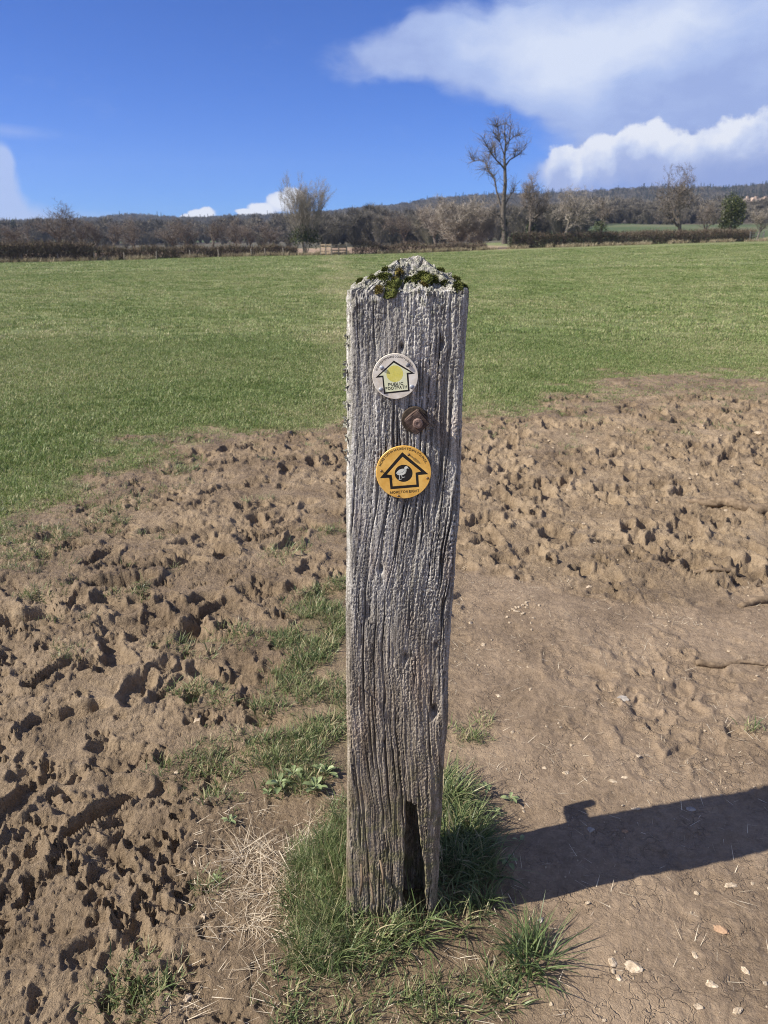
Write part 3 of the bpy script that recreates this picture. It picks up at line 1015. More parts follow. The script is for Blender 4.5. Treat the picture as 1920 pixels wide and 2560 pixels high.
def post_material():
    m, t, b, out = new_mat('weathered_oak')
    tc = t.n('ShaderNodeTexCoord')
    P = tc.outputs['Object']
    sep = t.n('ShaderNodeSeparateXYZ')
    t.link(P, sep.inputs[0])
    z = sep.outputs[2]
    warp = t.vmath('ADD', P, t.vmath('SCALE', t.vmath('SUBTRACT', t.noise(P, 7.0, 2.0, 0.5, color=True), (0.5, 0.5, 0.5)), scale=0.02))
    grain = t.noise(t.mapping(warp, scale=(230, 230, 9)), 1.0, 4.0, 0.65)
    broad = t.noise(t.mapping(warp, scale=(26, 26, 2.6)), 1.0, 4.0, 0.6)
    spk = t.noise(P, 520.0, 3.0, 0.7)
    f = t.math('ADD', t.math('ADD', t.math('MULTIPLY', grain, 0.42), t.math('MULTIPLY', broad, 0.28)), t.math('MULTIPLY', spk, 0.30))
    wood = t.ramp(f, [(0.37, (0.056, 0.052, 0.045)), (0.455, (0.19, 0.178, 0.158)), (0.535, (0.41, 0.392, 0.355)), (0.625, (0.76, 0.735, 0.68))])
    # browner, damper wood towards the foot with a green algal stain
    low = t.math('ADD', z, t.math('MULTIPLY', t.math('SUBTRACT', t.noise(P, 6.0, 4.0, 0.6), 0.5), 0.5))
    brown = t.ramp(f, [(0.37, (0.045, 0.034, 0.023)), (0.47, (0.155, 0.122, 0.086)), (0.57, (0.34, 0.28, 0.208)), (0.69, (0.56, 0.48, 0.375))])
    wood = t.mix(t.smooth(low, 0.98, 0.36, 0, 0.92), wood, brown)
    red = t.smooth(t.noise(t.mapping(P, scale=(14, 14, 7)), 1.0, 3.0, 0.5), 0.57, 0.68, 0, 0.28)
    wood = t.mix(red, wood, t.mix(1.0, wood, (0.95, 0.72, 0.62), 'MULTIPLY'))
    alg = t.math('MULTIPLY', t.smooth(low, 0.58, 0.20), t.smooth(t.noise(P, 30.0, 4.0, 0.6), 0.42, 0.62))
    wood = t.mix(t.math('MULTIPLY', alg, 0.55), wood, (0.12, 0.125, 0.045))
    alg2 = t.smooth(t.noise(t.mapping(P, scale=(9, 9, 5)), 1.0, 4.0, 0.6), 0.58, 0.72, 0, 0.30)
    wood = t.mix(alg2, wood, t.mix(1.0, wood, (0.86, 0.90, 0.66), 'MULTIPLY'))
    # pale crustose lichen on and below the weathered top
    cap = t.attr('cap')
    ln = t.noise(P, 95.0, 5.0, 0.7)
    lich = t.smooth(t.math('ADD', ln, t.math('MULTIPLY', cap, 0.14)), 0.56, 0.70)
    lich = t.math('MULTIPLY', lich, t.smooth(cap, 0.0, 0.25))
    lcol = t.ramp(t.noise(P, 260.0, 3.0, 0.6), [(0.35, (0.10, 0.10, 0.07)), (0.65, (0.33, 0.33, 0.26))])
    wood = t.mix(t.math('MULTIPLY', lich, 0.9), wood, lcol)
    t.put(b.inputs['Base Color'], wood)
    b.inputs['Roughness'].default_value = 0.8
    b.inputs['Specular IOR Level'].default_value = 0.3
    hgt = t.math('ADD', t.math('MULTIPLY', t.noise(t.mapping(warp, scale=(420, 420, 60)), 1.0, 4.0, 0.7), 0.7), t.math('MULTIPLY', t.noise(P, 600.0, 2.0, 0.6), 0.5))
    bump(t, b, hgt, 0.9, 0.0022)
    return m


M['post'] = post_material()


def build_post():
    hd = POST_D / 2
    hw = HALF_W
    rc = 0.013
    # perimeter, starting at the back left corner, running along the left side, the front, the right side, the back
    def seg(p0, p1, n):
        t = np.linspace(0, 1, n, endpoint=False)
        return np.stack([p0[0] + (p1[0] - p0[0]) * t, p0[1] + (p1[1] - p0[1]) * t], -1)

    def arc(cx, cy, a0, a1, n):
        t = np.linspace(a0, a1, n, endpoint=False)
        return np.stack([cx + rc * np.cos(t), cy + rc * np.sin(t)], -1)
    P2 = np.concatenate([
        seg((-hw, hd - rc), (-hw, -hd + rc), 60), arc(-hw + rc, -hd + rc, np.pi, 1.5 * np.pi, 14),
        seg((-hw + rc, -hd), (hw - rc, -hd), 150), arc(hw - rc, -hd + rc, 1.5 * np.pi, 2 * np.pi, 14),
        seg((hw, -hd + rc), (hw, hd - rc), 60), arc(hw - rc, hd - rc, 0, .5 * np.pi, 8),
        seg((hw - rc, hd), (-hw + rc, hd), 50), arc(-hw + rc, hd - rc, .5 * np.pi, np.pi, 8)])
    nc = len(P2)
    d = np.roll(P2, -1, 0) - np.roll(P2, 1, 0)
    nrm = np.stack([d[:, 1], -d[:, 0]], -1)
    nrm /= np.linalg.norm(nrm, axis=1)[:, None]
    if (nrm * P2).sum() < 0:
        nrm = -nrm
    arcl = np.concatenate([[0], np.cumsum(np.linalg.norm(np.diff(P2, axis=0), axis=1))])
    arcl -= arcl[60 + 14 + 75]              # zero in the middle of the front
    zz = np.concatenate([np.linspace(-0.12, 0.0, 20, endpoint=False), np.linspace(0.0, EDGE_Z, 850)])
    S, Zg = np.meshgrid(arcl, zz - GRASS_LIFT)
    # grain line: slants and waves like the real one
    gshift = 0.030 * np.sin((Zg - 0.15) * 3.6) * np.exp(-((Zg - 0.55) / 0.42) ** 2) + 0.006 * fbm(S * 12, Zg * 5, 2, 201) + 0.003 * fbm(S * 30, Zg * 16, 2, 202)
    g = S + gshift
    rip = fbm(g * 205, Zg * 6, 3, 211, 0.55)
    rip2 = fbm(g * 330, Zg * 14, 2, 215, 0.6)
    nb = fbm(S * 320, Zg * 170, 2, 221, 0.6)
    cr = fbm(g * 75, Zg * 1.8, 2, 231, 0.5)
    crack = -0.0120 * sstep(np.abs(cr), 0.055, 0.0) * sstep(fbm(g * 20, Zg * 3.0, 2, 235), -0.25, 0.25)
    lowamp = 1 + 0.5 * sstep(Zg, 0.45, 0.1)
    bead = fbm(g * 270, Zg * 105, 2, 245, 0.6, True)
    patchy = 0.45 + 0.9 * sstep(fbm(S * 16, Zg * 6, 2, 247), -0.35, 0.4)
    brk = -0.0022 * sstep(np.abs(fbm(g * 55, Zg * 90, 2, 249)), 0.07, 0.0) * sstep(fbm(S * 25, Zg * 12, 2, 250), 0.0, 0.3)
    disp = (0.0016 * rip + 0.0011 * rip2) * lowamp + 0.0012 * nb + 0.0013 * bead * patchy + brk + crack + 0.004 * fbm(S * 9, Zg * 4, 2, 241)
    disp = disp * (0.55 + 0.75 * sstep(fbm(S * 7, Zg * 2.2, 2, 243), -0.45, 0.4))
    # long drying checks that follow the grain
    rr_ = random.Random(19)
    for _ in range(15):
        g0, za, zb_ = rr_.uniform(-.085, .085), rr_.uniform(.05, 1.0), rr_.uniform(.12, .42)
        wd_ = rr_.uniform(.0008, .0018)
        along = sstep(Zg, za, za + .05) * sstep(-Zg, -(za + zb_), -(za + zb_ - .05))
        disp = disp - rr_.uniform(.006, .013) * np.exp(-((g - g0 - .0015 * fbm(Zg * 25, S * 0 + _, 2, 255)) / wd_) ** 2) * along
    disp = np.minimum(disp, 0.0032)
    # knots and holes on the front
    for kx, kz, kr, kd in ((0.0725, 0.455, 0.006, 0.02), (-0.036, 0.758, 0.0035, 0.012), (0.014, 0.575, 0.004, 0.012), (0.058, 1.16, 0.003, 0.012), (-0.008, 1.155, 0.0028, 0.012), (-0.058, 0.67, 0.008, 0.006), (0.07, 0.60, 0.003, .01)):
        rr = np.hypot((S - kx), (Zg - kz) * 0.45)
        disp -= kd * np.exp(-(rr / kr) ** 2)
    # check crack across the bolt line
    front = (np.abs(S) < hw)
    lx = S + 0.0
    # the rotted slot at the foot
    sl = 0.0240 + 0.005 * fbm(Zg * 26, S * 3, 2, 251)
    srr = np.interp(Zg, [-0.12, 0.0, 0.06, 0.12, 0.19, 0.235], [0.080, 0.073, 0.068, 0.059, 0.051, 0.046]) + 0.005 * fbm(Zg * 34, S * 3, 3, 252)
    w = np.minimum(lx - sl, srr - lx)
    topcut = 0.236 + 0.016 * fbm(S * 60, Zg * 0, 2, 253)
    slot = sstep(w, -0.0012, 0.004) * sstep(topcut - Zg, -0.002, 0.008) * front
    disp = disp - slot * (0.075 + 0.01 * fbm(S * 80, Zg * 25, 2, 254))
    # worn lower right edge and splinter
    disp -= 0.004 * front * sstep(lx, 0.068, 0.098) * sstep(0.45 - Zg, 0, 0.3)
    # outline: slight swelling and undulation
    und = 0.0028 * fbm(Zg * 3.0 + 5, S * 0 + np.sign(S) * 2, 3, 261)
    disp = disp + und
    rim = sstep(zz, EDGE_Z - 0.030, EDGE_Z)[:, None]
    disp = disp - rim ** 3 * (0.0022 + 0.004 * fbm(S * 28, Zg * 20, 3, 265)) + 0.0022 * sstep(zz, EDGE_Z - 0.07, EDGE_Z - .01)[:, None] * fbm(S * 90, Zg * 90, 3, 267)
    cxz = post_cx(zz)
    X = cxz[:, None] + P2[None, :, 0] + nrm[None, :, 0] * disp
    Y = POST_Y + hd + P2[None, :, 1] + nrm[None, :, 1] * disp
    edge_wave = 0.008 * fbm(arcl * 22, arcl * 0 + 3.3, 3, 269)
    V = [np.stack([X, Y, np.repeat(zz[:, None], nc, 1) + rim * edge_wave[None, :]], -1)]
    capv = [np.repeat((0.36 * sstep(zz, EDGE_Z - 0.075, EDGE_Z))[:, None], nc, 1) * (0.7 + 0.6 * (fbm(S * 30, Zg * 8, 3, 271) > -0.1))]
    # the left edge carries lichen further down
    le = np.exp(-((S + hw + 0.004) / 0.012) ** 2) * sstep(Zg, 0.70, 0.95)
    capv[0] = np.maximum(capv[0], le * 0.62)
    # weathered four-sided top
    ncap = 64
    ring = V[0][-1]
    cx0, cy0 = post_cx(EDGE_Z) + 0.012, POST_Y + hd * 0.95
    ss = 1 - np.linspace(0, 1, ncap + 1)[1:] ** 1.0
    rows = []
    ths = np.arctan2(P2[:, 1], P2[:, 0])
    for s in ss:
        px = cx0 + (ring[:, 0] - cx0) * s
        py = cy0 + (ring[:, 1] - cy0) * s
        q = 1 - s
        pz = EDGE_Z + PEAK * (1.02 * q + 0.12 * q * (1 - q))
        nz = (0.0095 * fbm(px * 26, py * 26, 3, 281) + 0.0045 * fbm(px * 85, py * 85, 3, 283) + 0.0016 * fbm(px * 260, py * 260, 2, 285)) * min(1, q * 7)
        crk = -0.010 * sstep(np.abs(fbm(px * 22, py * 14, 2, 287)), 0.09, 0.0) * min(1, q * 4) * (q < 0.85)
        rows.append(np.stack([px, py, pz + nz + crk + edge_wave * max(0, 1 - q * 2.5)], -1))
        capv.append(np.full((1, nc), 0.55 + 0.45 * min(1, q * 6)) if q < .8 else np.full((1, nc), 0.5))
    V.append(np.stack(rows, 0))
    V = np.concatenate(V, 0)
    cap = np.concatenate(capv, 0)
    nr = V.shape[0]
    idx = np.arange(nr * nc).reshape(nr, nc)
    nx = np.roll(idx, -1, 1)
    loops = np.stack([idx[:-1], nx[:-1], nx[1:], idx[1:]], -1).reshape(-1)
    verts = V.reshape(-1, 3)
    me = np_mesh('post', verts, loops, 4)
    fattr(me, 'cap', cap)
    root = empty('waymark_post', (post_cx(0.0), POST_Y + hd, 0))
    tag(root, 'thick weathered grey oak post with mossy top and two waymark discs', 'post')
    o = link('timber', me, M['post'], root)
    o.matrix_parent_inverse = Matrix.Translation(root.location).inverted()
    o['label'] = 'silvery grained timber split at the foot'
    faces = loops.reshape(-1, 4)
    bvh = BVHTree.FromPolygons(verts.tolist(), faces.tolist())
    return root, bvh


POST, POST_BVH = build_post()


def child(o, parent=None):
    """parent an object that was built in world coordinates"""
    p = parent or POST
    o.parent = p
    bpy_loc = p.matrix_world if p.parent else Matrix.Translation(p.location) @ p.rotation_euler.to_matrix().to_4x4()
    o.matrix_parent_inverse = bpy_loc.inverted()
    return o


def on_post(px, py):
    d = ray(px, py).normalized()
    hit, nrm, i, dist = POST_BVH.ray_cast(Vector((0, 0, CAM_H)), d)
    return hit, nrm


# ---- moss cushions and lichen
M['moss'] = simple_mat('moss', (0.045, 0.055, 0.010), (0.13, 0.145, 0.035), 130.0, 0.9, bump_s=0.8, bump_d=0.003)
M['brown_moss'] = simple_mat('brown_moss', (0.10, 0.075, 0.02), (0.21, 0.175, 0.05), 120.0, 0.9, bump_s=0.8, bump_d=0.003)
M['lichen'] = simple_mat('lichen', (0.15, 0.15, 0.115), (0.42, 0.415, 0.345), 160.0, 0.9, bump_s=0.6, bump_d=0.002)


def cushion(rx, ry, h, seed, spikes=260):
    rs = np.random.RandomState(seed)
    nu, nv = 28, 12
    th = np.linspace(0, 2 * np.pi, nu, endpoint=False)
    V = []
    lob = 1 + 0.24 * np.interp(th, np.linspace(0, 2 * np.pi, 9), np.append(*(lambda r: (r, r[0]))(rs.randn(8))))
    for j in range(nv + 1):
        q = j / nv
        rr = math.cos(q * math.pi / 2)
        zz = math.sin(q * math.pi / 2) * h
        x = rx * rr * lob * np.cos(th)
        y = ry * rr * lob * np.sin(th)
        z = zz - 0.003 + 0.14 * h * fbm(x * 260 + seed, y * 260, 2, 301)
        V.append(np.stack([x * (1 + .08 * rs.randn(nu)), y * (1 + .08 * rs.randn(nu)), z], -1))
    V = np.stack(V, 0)
    idx = np.arange((nv + 1) * nu).reshape(nv + 1, nu)
    nx = np.roll(idx, -1, 1)
    faces = np.stack([idx[:-1], nx[:-1], nx[1:], idx[1:]], -1).reshape(-1, 4).tolist()
    verts = V.reshape(-1, 3).tolist()
    for i in range(spikes):
        a = rs.rand() * 2 * math.pi
        q = rs.rand() ** 0.7
        l2 = float(np.interp(a, th, lob, period=2 * math.pi))
        x, y = rx * math.cos(a) * q * l2 * .97, ry * math.sin(a) * q * l2 * .97
        z = h * math.sqrt(max(0, 1 - q * q)) - 0.002
        n = Vector((x / rx ** 2, y / ry ** 2, (z + .002) / h ** 2 + 1e-6)).normalized()
        n = (n + Vector(rs.randn(3)) * 0.45).normalized()
        ln = 0.003 + 0.003 * rs.rand()
        s = n.cross(Vector(rs.randn(3))).normalized() * 0.0008
        p = Vector((x, y, z)) - n * .001
        k = len(verts)
        verts += [list(p - s), list(p + s), list(p + n * ln)]
        faces.append([k, k + 1, k + 2])
    return mesh('moss_cushion', verts, faces, True)


def place_moss():
    lst = [(974, 716, .019, .022, .009, 'moss', 0), (955, 695, .014, .012, .008, 'moss', 0), (935, 699, .013, .009, .007, 'moss', 1), (1059, 690, .017, .012, .009, 'moss', 0),
           (1085, 698, .014, .010, .007, 'moss', 0), (1043, 694, .012, .008, .006, 'moss', 0), (1000, 682, .011, .007, .006, 'brown_moss', 0), (985, 703, .010, .010, .008, 'brown_moss', 1),
           (1142, 718, .009, .012, .007, 'moss', 0), (1118, 681, .013, .008, .006, 'brown_moss', 0), (1138, 698, .010, .008, .006, 'moss', 0), (918, 690, .009, .007, .005, 'brown_moss', 0),
           (1022, 700, .009, .007, .005, 'moss', 0), (1100, 676, .010, .006, .005, 'moss', 0), (900, 702, .008, .007, .005, 'moss', 0), (1062, 712, .008, .008, .005, 'brown_moss', 0), (1112, 706, .010, .007, .005, 'moss', 0),
           (965, 675, .011, .007, .005, 'moss', 0), (1160, 716, .007, .007, .004, 'moss', 0), (945, 722, .008, .009, .005, 'brown_moss', 0)]
    for i, (px, py, rx, ry, h, mat, _) in enumerate(lst):
        hit, n = on_post(px, py)
        if hit is None:
            continue
        n = (n + Vector((0, -.2, .5))).normalized()
        o = link('moss_cushion', cushion(rx, ry, h, 400 + i), M[mat])
        o.rotation_euler = n.to_track_quat('Z', 'Y').to_euler()
        o.location = hit - n * 0.001
        child(o)
    # grey lichen: crusty lobed plates along the left edge and on the top
    rs = np.random.RandomState(77)
    spots = [(868, y + rs.uniform(-6, 6)) for y in (838, 860, 905, 935, 975, 1010, 1050, 1062, 1100, 1128, 1150)] + \
            [(rs.uniform(890, 1150), rs.uniform(664, 735)) for _ in range(60)]
    for i, (px, py) in enumerate(spots):
        edge = i < 11
        hit, n = on_post(px + (5 if edge else 0), py)
        if hit is None:
            continue
        if edge:
            n = Vector((-0.9, -0.4, 0.1)).normalized()
            hit = hit + Vector((-0.003, 0.005, 0))
            r = rs.uniform(.0025, .0052)
        else:
            r = rs.uniform(.002, .0045)
        nu = 14
        verts = [(0, 0, 0.0025)]
        faces = []
        for k in range(3):
            for j in range(nu):
                a = 2 * math.pi * j / nu
                q = (k + 1) / 3
                rr = r * q * (1 + (0.45 * rs.randn() if k == 2 else 0.12 * rs.randn()))
                verts.append((rr * math.cos(a), rr * math.sin(a) * (1.5 if edge else 1), 0.002 + (0.0025 if k == 2 else 0.0) * rs.randn() + (.002 if edge and k == 2 else 0)))
        for j in range(nu):
            j2 = (j + 1) % nu
            faces.append((0, 1 + j, 1 + j2))
            for k in range(2):
                b0 = 1 + k * nu
                faces.append((b0 + j, b0 + nu + j, b0 + nu + j2, b0 + j2))
        o = link('lichen', mesh('lichen', verts, faces, False), M['lichen'])
        o.rotation_euler = n.to_track_quat('Z', 'Y').to_euler()
        o.location = hit
        child(o)


place_moss()

# ---- bolt, nail and hinge pin
M['rust'] = simple_mat('rusty_iron', (0.040, 0.026, 0.021), (0.115, 0.075, 0.058), 90.0, 0.7, bump_s=0.7, bump_d=0.0015, spec=0.4)
M['bolt_end'] = simple_mat('rusty_bolt_end', (0.10, 0.062, 0.050), (0.21, 0.145, 0.12), 140.0, 0.75, bump_s=0.8, bump_d=0.0012, spec=0.35)
M['rust_washer'] = simple_mat('rusty_washer', (0.035, 0.025, 0.020), (0.085, 0.066, 0.045), 80.0, 0.75, bump_s=0.6, bump_d=0.001)


def lathe(profile, n=32, noise=0.0, seed=0):
    """profile [(r,h)] turned about z"""
    rs = random.Random(seed)
    verts, faces = [], []
    for r, h in profile:
        for j in range(n):
            a = 2 * math.pi * j / n
            rr = r * (1 + noise * rs.uniform(-1, 1))
            verts.append((rr * math.cos(a), rr * math.sin(a), h))
    for k in range(len(profile) - 1):
        for j in range(n):
            j2 = (j + 1) % n
            faces.append((k * n + j, k * n + j2, (k + 1) * n + j2, (k + 1) * n + j))
    faces.append(tuple(range(n))[::-1])
    faces.append(tuple((len(profile) - 1) * n + j for j in range(n)))
    return verts, faces


FACE_ROT = (math.pi / 2, 0, 0)      # local x right, y up, z out of the front face


def build_bolt():
    c = Vector((0.055, POST_Y - 0.001, 1.0335 + GRASS_LIFT))
    root = empty('bolt', c)
    root.rotation_euler = FACE_ROT
    child(root)
    root['label'] = 'large rusty bolt with square nut'
    v, f = lathe([(.0225, -.004), (.0225, .003), (.0215, .004), (.009, .0042)], 40, .012, 3)
    link('washer', mesh('washer', v, f), M['rust_washer'], root, (-.003, .001, 0))
    # square nut with worn corners
    bm = bmesh.new()
    bmesh.ops.create_cube(bm, size=1)
    for vv in bm.verts:
        vv.co = Vector((vv.co.x * .033, vv.co.y * .033, (vv.co.z + .5) * .0165))
    bmesh.ops.bevel(bm, geom=[e for e in bm.edges], offset=.0022, segments=2, affect='EDGES')
    bmesh.ops.subdivide_edges(bm, edges=bm.edges[:], cuts=2, use_grid_fill=True)
    rs = random.Random(4)
    for vv in bm.verts:
        vv.co += Vector((rs.uniform(-1, 1), rs.uniform(-1, 1), rs.uniform(-1, 1))) * .00035
        rad = math.hypot(vv.co.x, vv.co.y)
        if rad > .0205:
            vv.co.x *= .0205 / rad
            vv.co.y *= .0205 / rad
    me = bpy.data.meshes.new('nut')
    bm.to_mesh(me)
    bm.free()
    link('nut', me, M['rust'], root, (0, 0, .004), (0, 0, R(40)))
    v, f = lathe([(.0085, .012), (.0088, .021), (.0085, .0245), (.0072, .0262), (.004, .0266), (.0008, .0258)], 24, .03, 5)
    link('bolt_end', mesh('bolt_end', v, f), M['bolt_end'], root, (.0015, -.001, 0))


build_bolt()


def tube(pts, radii, n=8, cap=True):
    verts, faces = [], []
    pts = [Vector(p) for p in pts]
    prev = None
    for i, p in enumerate(pts):
        d = (pts[min(i + 1, len(pts) - 1)] - pts[max(i - 1, 0)]).normalized()
        if prev is None:
            a = d.orthogonal().normalized()
        else:
            a = (prev - d * prev.dot(d)).normalized()
        prev = a
        b = d.cross(a)
        for j in range(n):
            t = 2 * math.pi * j / n
            verts.append(tuple(p + (a * math.cos(t) + b * math.sin(t)) * radii[i]))
    for i in range(len(pts) - 1):
        for j in range(n):
            j2 = (j + 1) % n
            faces.append((i * n + j, i * n + j2, (i + 1) * n + j2, (i + 1) * n + j))
    if cap:
        faces.append(tuple(range(n))[::-1])
        faces.append(tuple((len(pts) - 1) * n + j for j in range(n)))
    return verts, faces


def post_hardware():
    # bent nail standing out of the front, hanging down
    h, n = on_post(898, 1718)
    v, f = tube([h + Vector((0, .006, .001)), h + Vector((0, -.006, 0)), h + Vector((.0005, -.010, -.003)), h + Vector((.001, -.0125, -.02)), h + Vector((.002, -.012, -.043))], [.0016, .0016, .0016, .0015, .0009], 7)
    child(link('nail', mesh('nail', v, f, True), M['rust']))
    # gate hinge pin driven through to the far side; only its shadow shows
    yb = POST_Y + POST_D
    zc = 0.405
    xx = post_cx(zc) - .01
    v, f = tube([(xx, yb - .03, zc), (xx, yb + .02, zc), (xx, yb + .050, zc), (xx, yb + .064, zc + .001), (xx, yb + .066, zc + .010), (xx, yb + .066, zc + .030), (xx, yb + .066, zc + .046)], [.021, .021, .021, .019, .014, .0125, .012], 12)
    child(link('hinge_pin', mesh('hinge_pin', v, f, True), M['rust']))
    # weathered splinters leaning on the foot
    for px, py, px2, py2 in ((903, 2160, 900, 2240), (950, 2150, 958, 2210), (918, 2180, 935, 2260)):
        a, b = at(px, py, POST_Y - .012), at(px2, py2, POST_Y - .03)
        mid = (a + b) / 2 + Vector((.003, -.004, 0))
        v, f = tube([a, mid, b], [.0022, .003, .0028], 6)
        child(link('splinter', mesh('splinter', v, f, True), M['root']))


post_hardware()

# ------------------------------------------------------------------ waymark discs
M['cream_plastic'] = simple_mat('cream_plastic', (0.66, 0.59, 0.48), (0.86, 0.81, 0.71), 55.0, 0.42, spec=0.5)
M['amber_plastic'] = simple_mat('amber_plastic', (0.72, 0.39, 0.075), (0.88, 0.54, 0.14), 45.0, 0.34, spec=0.5)
M['black_print'] = simple_mat('black_print', (0.008, 0.008, 0.009), (0.014, 0.014, 0.016), 60.0, 0.35, spec=0.5)
M['pale_print'] = simple_mat('pale_yellow_print', (0.76, 0.78, 0.50), (0.80, 0.81, 0.56), 60.0, 0.4, spec=0.4)
M['yellow_print'] = simple_mat('yellow_print', (0.70, 0.64, 0.13), (0.76, 0.70, 0.19), 80.0, 0.4, spec=0.4)
M['bird_print'] = simple_mat('off_white_print', (0.66, 0.67, 0.58), (0.74, 0.74, 0.66), 60.0, 0.4)
M['zinc'] = simple_mat('zinc_nail', (0.26, 0.28, 0.32), (0.42, 0.44, 0.48), 300.0, 0.5, spec=0.5, metal=0.3)
M['dark_zinc'] = simple_mat('dull_nail', (0.10, 0.105, 0.115), (0.2, 0.2, 0.21), 300.0, 0.55, spec=0.5, metal=0.3)
M['brass'] = simple_mat('rusted_screw', (0.10, 0.055, 0.02), (0.22, 0.13, 0.05), 300.0, 0.5, spec=0.5)


def poly_mesh(name, pts, z, r=1.0):
    return mesh(name, [(x * r, y * r, z) for x, y in pts], [tuple(range(len(pts)))])


def circle_pts(cx, cy, r, n=48):
    return [(cx + r * math.cos(2 * math.pi * i / n), cy + r * math.sin(2 * math.pi * i / n)) for i in range(n)]


def ring_mesh(name, outer, inner, z, r):
    n = len(outer)
    v = [(x * r, y * r, z) for x, y in outer] + [(x * r, y * r, z) for x, y in inner]
    return mesh(name, v, [(i, (i + 1) % n, n + (i + 1) % n, n + i) for i in range(n)])


_glyphs = {}


STROKES = {
    'A': [[(0, 0), (.42, 1), (.84, 0)], [(.17, .33), (.67, .33)]],
    'B': [[(0, 0), (0, 1), (.45, 1), (.66, .9), (.66, .62), (.45, .52), (0, .52)], [(.45, .52), (.74, .42), (.74, .1), (.5, 0), (0, 0)]],
    'C': [[(.78, .76), (.62, .96), (.38, 1), (.12, .85), (0, .5), (.12, .15), (.38, 0), (.62, .04), (.78, .24)]],
    'E': [[(.64, 0), (0, 0), (0, 1), (.64, 1)], [(0, .52), (.58, .52)]],
    'F': [[(0, 0), (0, 1), (.62, 1)], [(0, .52), (.54, .52)]],
    'G': [[(.78, .76), (.62, .96), (.38, 1), (.12, .85), (0, .5), (.12, .15), (.38, 0), (.66, .05), (.8, .2), (.8, .46), (.46, .46)]],
    'H': [[(0, 0), (0, 1)], [(.7, 0), (.7, 1)], [(0, .52), (.7, .52)]],
    'I': [[(0, 0), (0, 1)]],
    'L': [[(0, 1), (0, 0), (.58, 0)]],
    'M': [[(0, 0), (0, 1), (.44, .15), (.88, 1), (.88, 0)]],
    'N': [[(0, 0), (0, 1), (.7, 0), (.7, 1)]],
    'O': [[(.43 + .43 * math.cos(2 * math.pi * k / 14), .5 + .5 * math.sin(2 * math.pi * k / 14)) for k in range(15)]],
    'P': [[(0, 0), (0, 1), (.46, 1), (.68, .88), (.68, .58), (.46, .45), (0, .45)]],
    'R': [[(0, 0), (0, 1), (.46, 1), (.68, .88), (.68, .62), (.46, .48), (0, .48)], [(.4, .48), (.72, 0)]],
    'S': [[(.66, .8), (.5, .97), (.22, .98), (.04, .8), (.1, .6), (.56, .42), (.68, .22), (.5, .03), (.2, 0), (0, .2)]],
    'T': [[(.36, 0), (.36, 1)], [(0, 1), (.72, 1)]],
    'U': [[(0, 1), (0, .28), (.12, .06), (.36, 0), (.6, .06), (.72, .28), (.72, 1)]],
    'W': [[(0, 1), (.25, 0), (.5, .9), (.75, 0), (1, 1)]],
    'Y': [[(0, 1), (.38, .48), (.76, 1)], [(.38, .48), (.38, 0)]]}


def glyph(ch):
    """vertices and faces of one bold capital, cap height 1"""
    if ch not in _glyphs:
        th = 0.20
        V, Fs = [], []
        for line in STROKES[ch]:
            pts = [Vector((x, y * (1 - th) + th / 2, 0)) for x, y in line]
            for a, b in zip(pts[:-1], pts[1:]):
                d = (b - a).normalized()
                n = Vector((-d.y, d.x, 0)) * th / 2
                e = d * th * .38
                k = len(V)
                V += [(a - e + n)[:], (a - e - n)[:], (b + e - n)[:], (b + e + n)[:]]
                Fs.append((k, k + 1, k + 2, k + 3))
        _glyphs[ch] = (np.array(V), Fs)
    return _glyphs[ch]


def text_parts(s):
    out = []
    x = 0.0
    for ch in s:
        if ch == ' ':
            x += 0.32
            continue
        vs, fs = glyph(ch)
        x0, x1 = vs[:, 0].min(), vs[:, 0].max()
        out.append((vs, fs, x - x0, x + (x1 - x0) / 2, x1 - x0))
        x += (x1 - x0) + 0.13
    return out, x - 0.13


def straight_text(name, s, cx, cy, width, cap, rot, z, r):
    parts, tot = text_parts(s)
    capn = glyph('E')[0][:, 1].max()
    V, Fs = [], []
    c, sn = math.cos(rot), math.sin(rot)
    for vs, fs, off, mid, w in parts:
        k = len(V)
        for v in vs:
            x = ((v[0] + off) / tot - 0.5) * width
            y = (v[1] / capn - 0.5) * cap
            V.append(((cx + x * c - y * sn) * r, (cy + x * sn + y * c) * r, z))
        Fs += [tuple(k + i for i in f) for f in fs]
    return mesh(name, V, Fs)


def arc_text(name, s, rad, a0, a1, cap, z, r):
    parts, tot = text_parts(s)
    capn = glyph('E')[0][:, 1].max()
    V, Fs = [], []
    sx = (a0 - a1) * (rad + cap * .4) / tot
    for vs, fs, off, mid, w in parts:
        a = a0 + (a1 - a0) * mid / tot
        c, sn = math.cos(a - math.pi / 2), math.sin(a - math.pi / 2)
        px, py = rad * math.cos(a), rad * math.sin(a)
        k = len(V)
        for v in vs:
            x = (v[0] + off - mid) * sx
            y = v[1] / capn * cap
            V.append(((px + x * c - y * sn) * r, (py + x * sn + y * c) * r, z))
        Fs += [tuple(k + i for i in f) for f in fs]
    return mesh(name, V, Fs)


def disc_root(name, px, py, r, label, mat, plate, lean):
    c = at(px, py, POST_Y - 0.0055)
    root = empty(name, c)
    root.rotation_euler = (math.pi / 2 + lean[0], lean[1], 0)
    tag(root, label, 'waymark disc')
    v, f = lathe([(r * .985, -.0028), (r, -.002), (r, 0), (r * .988, .0007)], 72)
    o = link('plate', mesh('plate', v, f), mat, root)
    return root


def nail_head(root, x, y, r, size, mat, name='nail', slot=False, tilt=(0, 0), proud=0.0):
    v, f = lathe([(size * .55, -.006), (size * .55, proud), (size, proud + .0003), (size * .98, proud + .0012), (size * .7, proud + .0021), (size * .3, proud + .0026), (0.0001, proud + .0027)], 18)
    link(name, mesh(name, v, f, True), mat, root, (x * r, y * r, .0009), (tilt[0], tilt[1], 0))


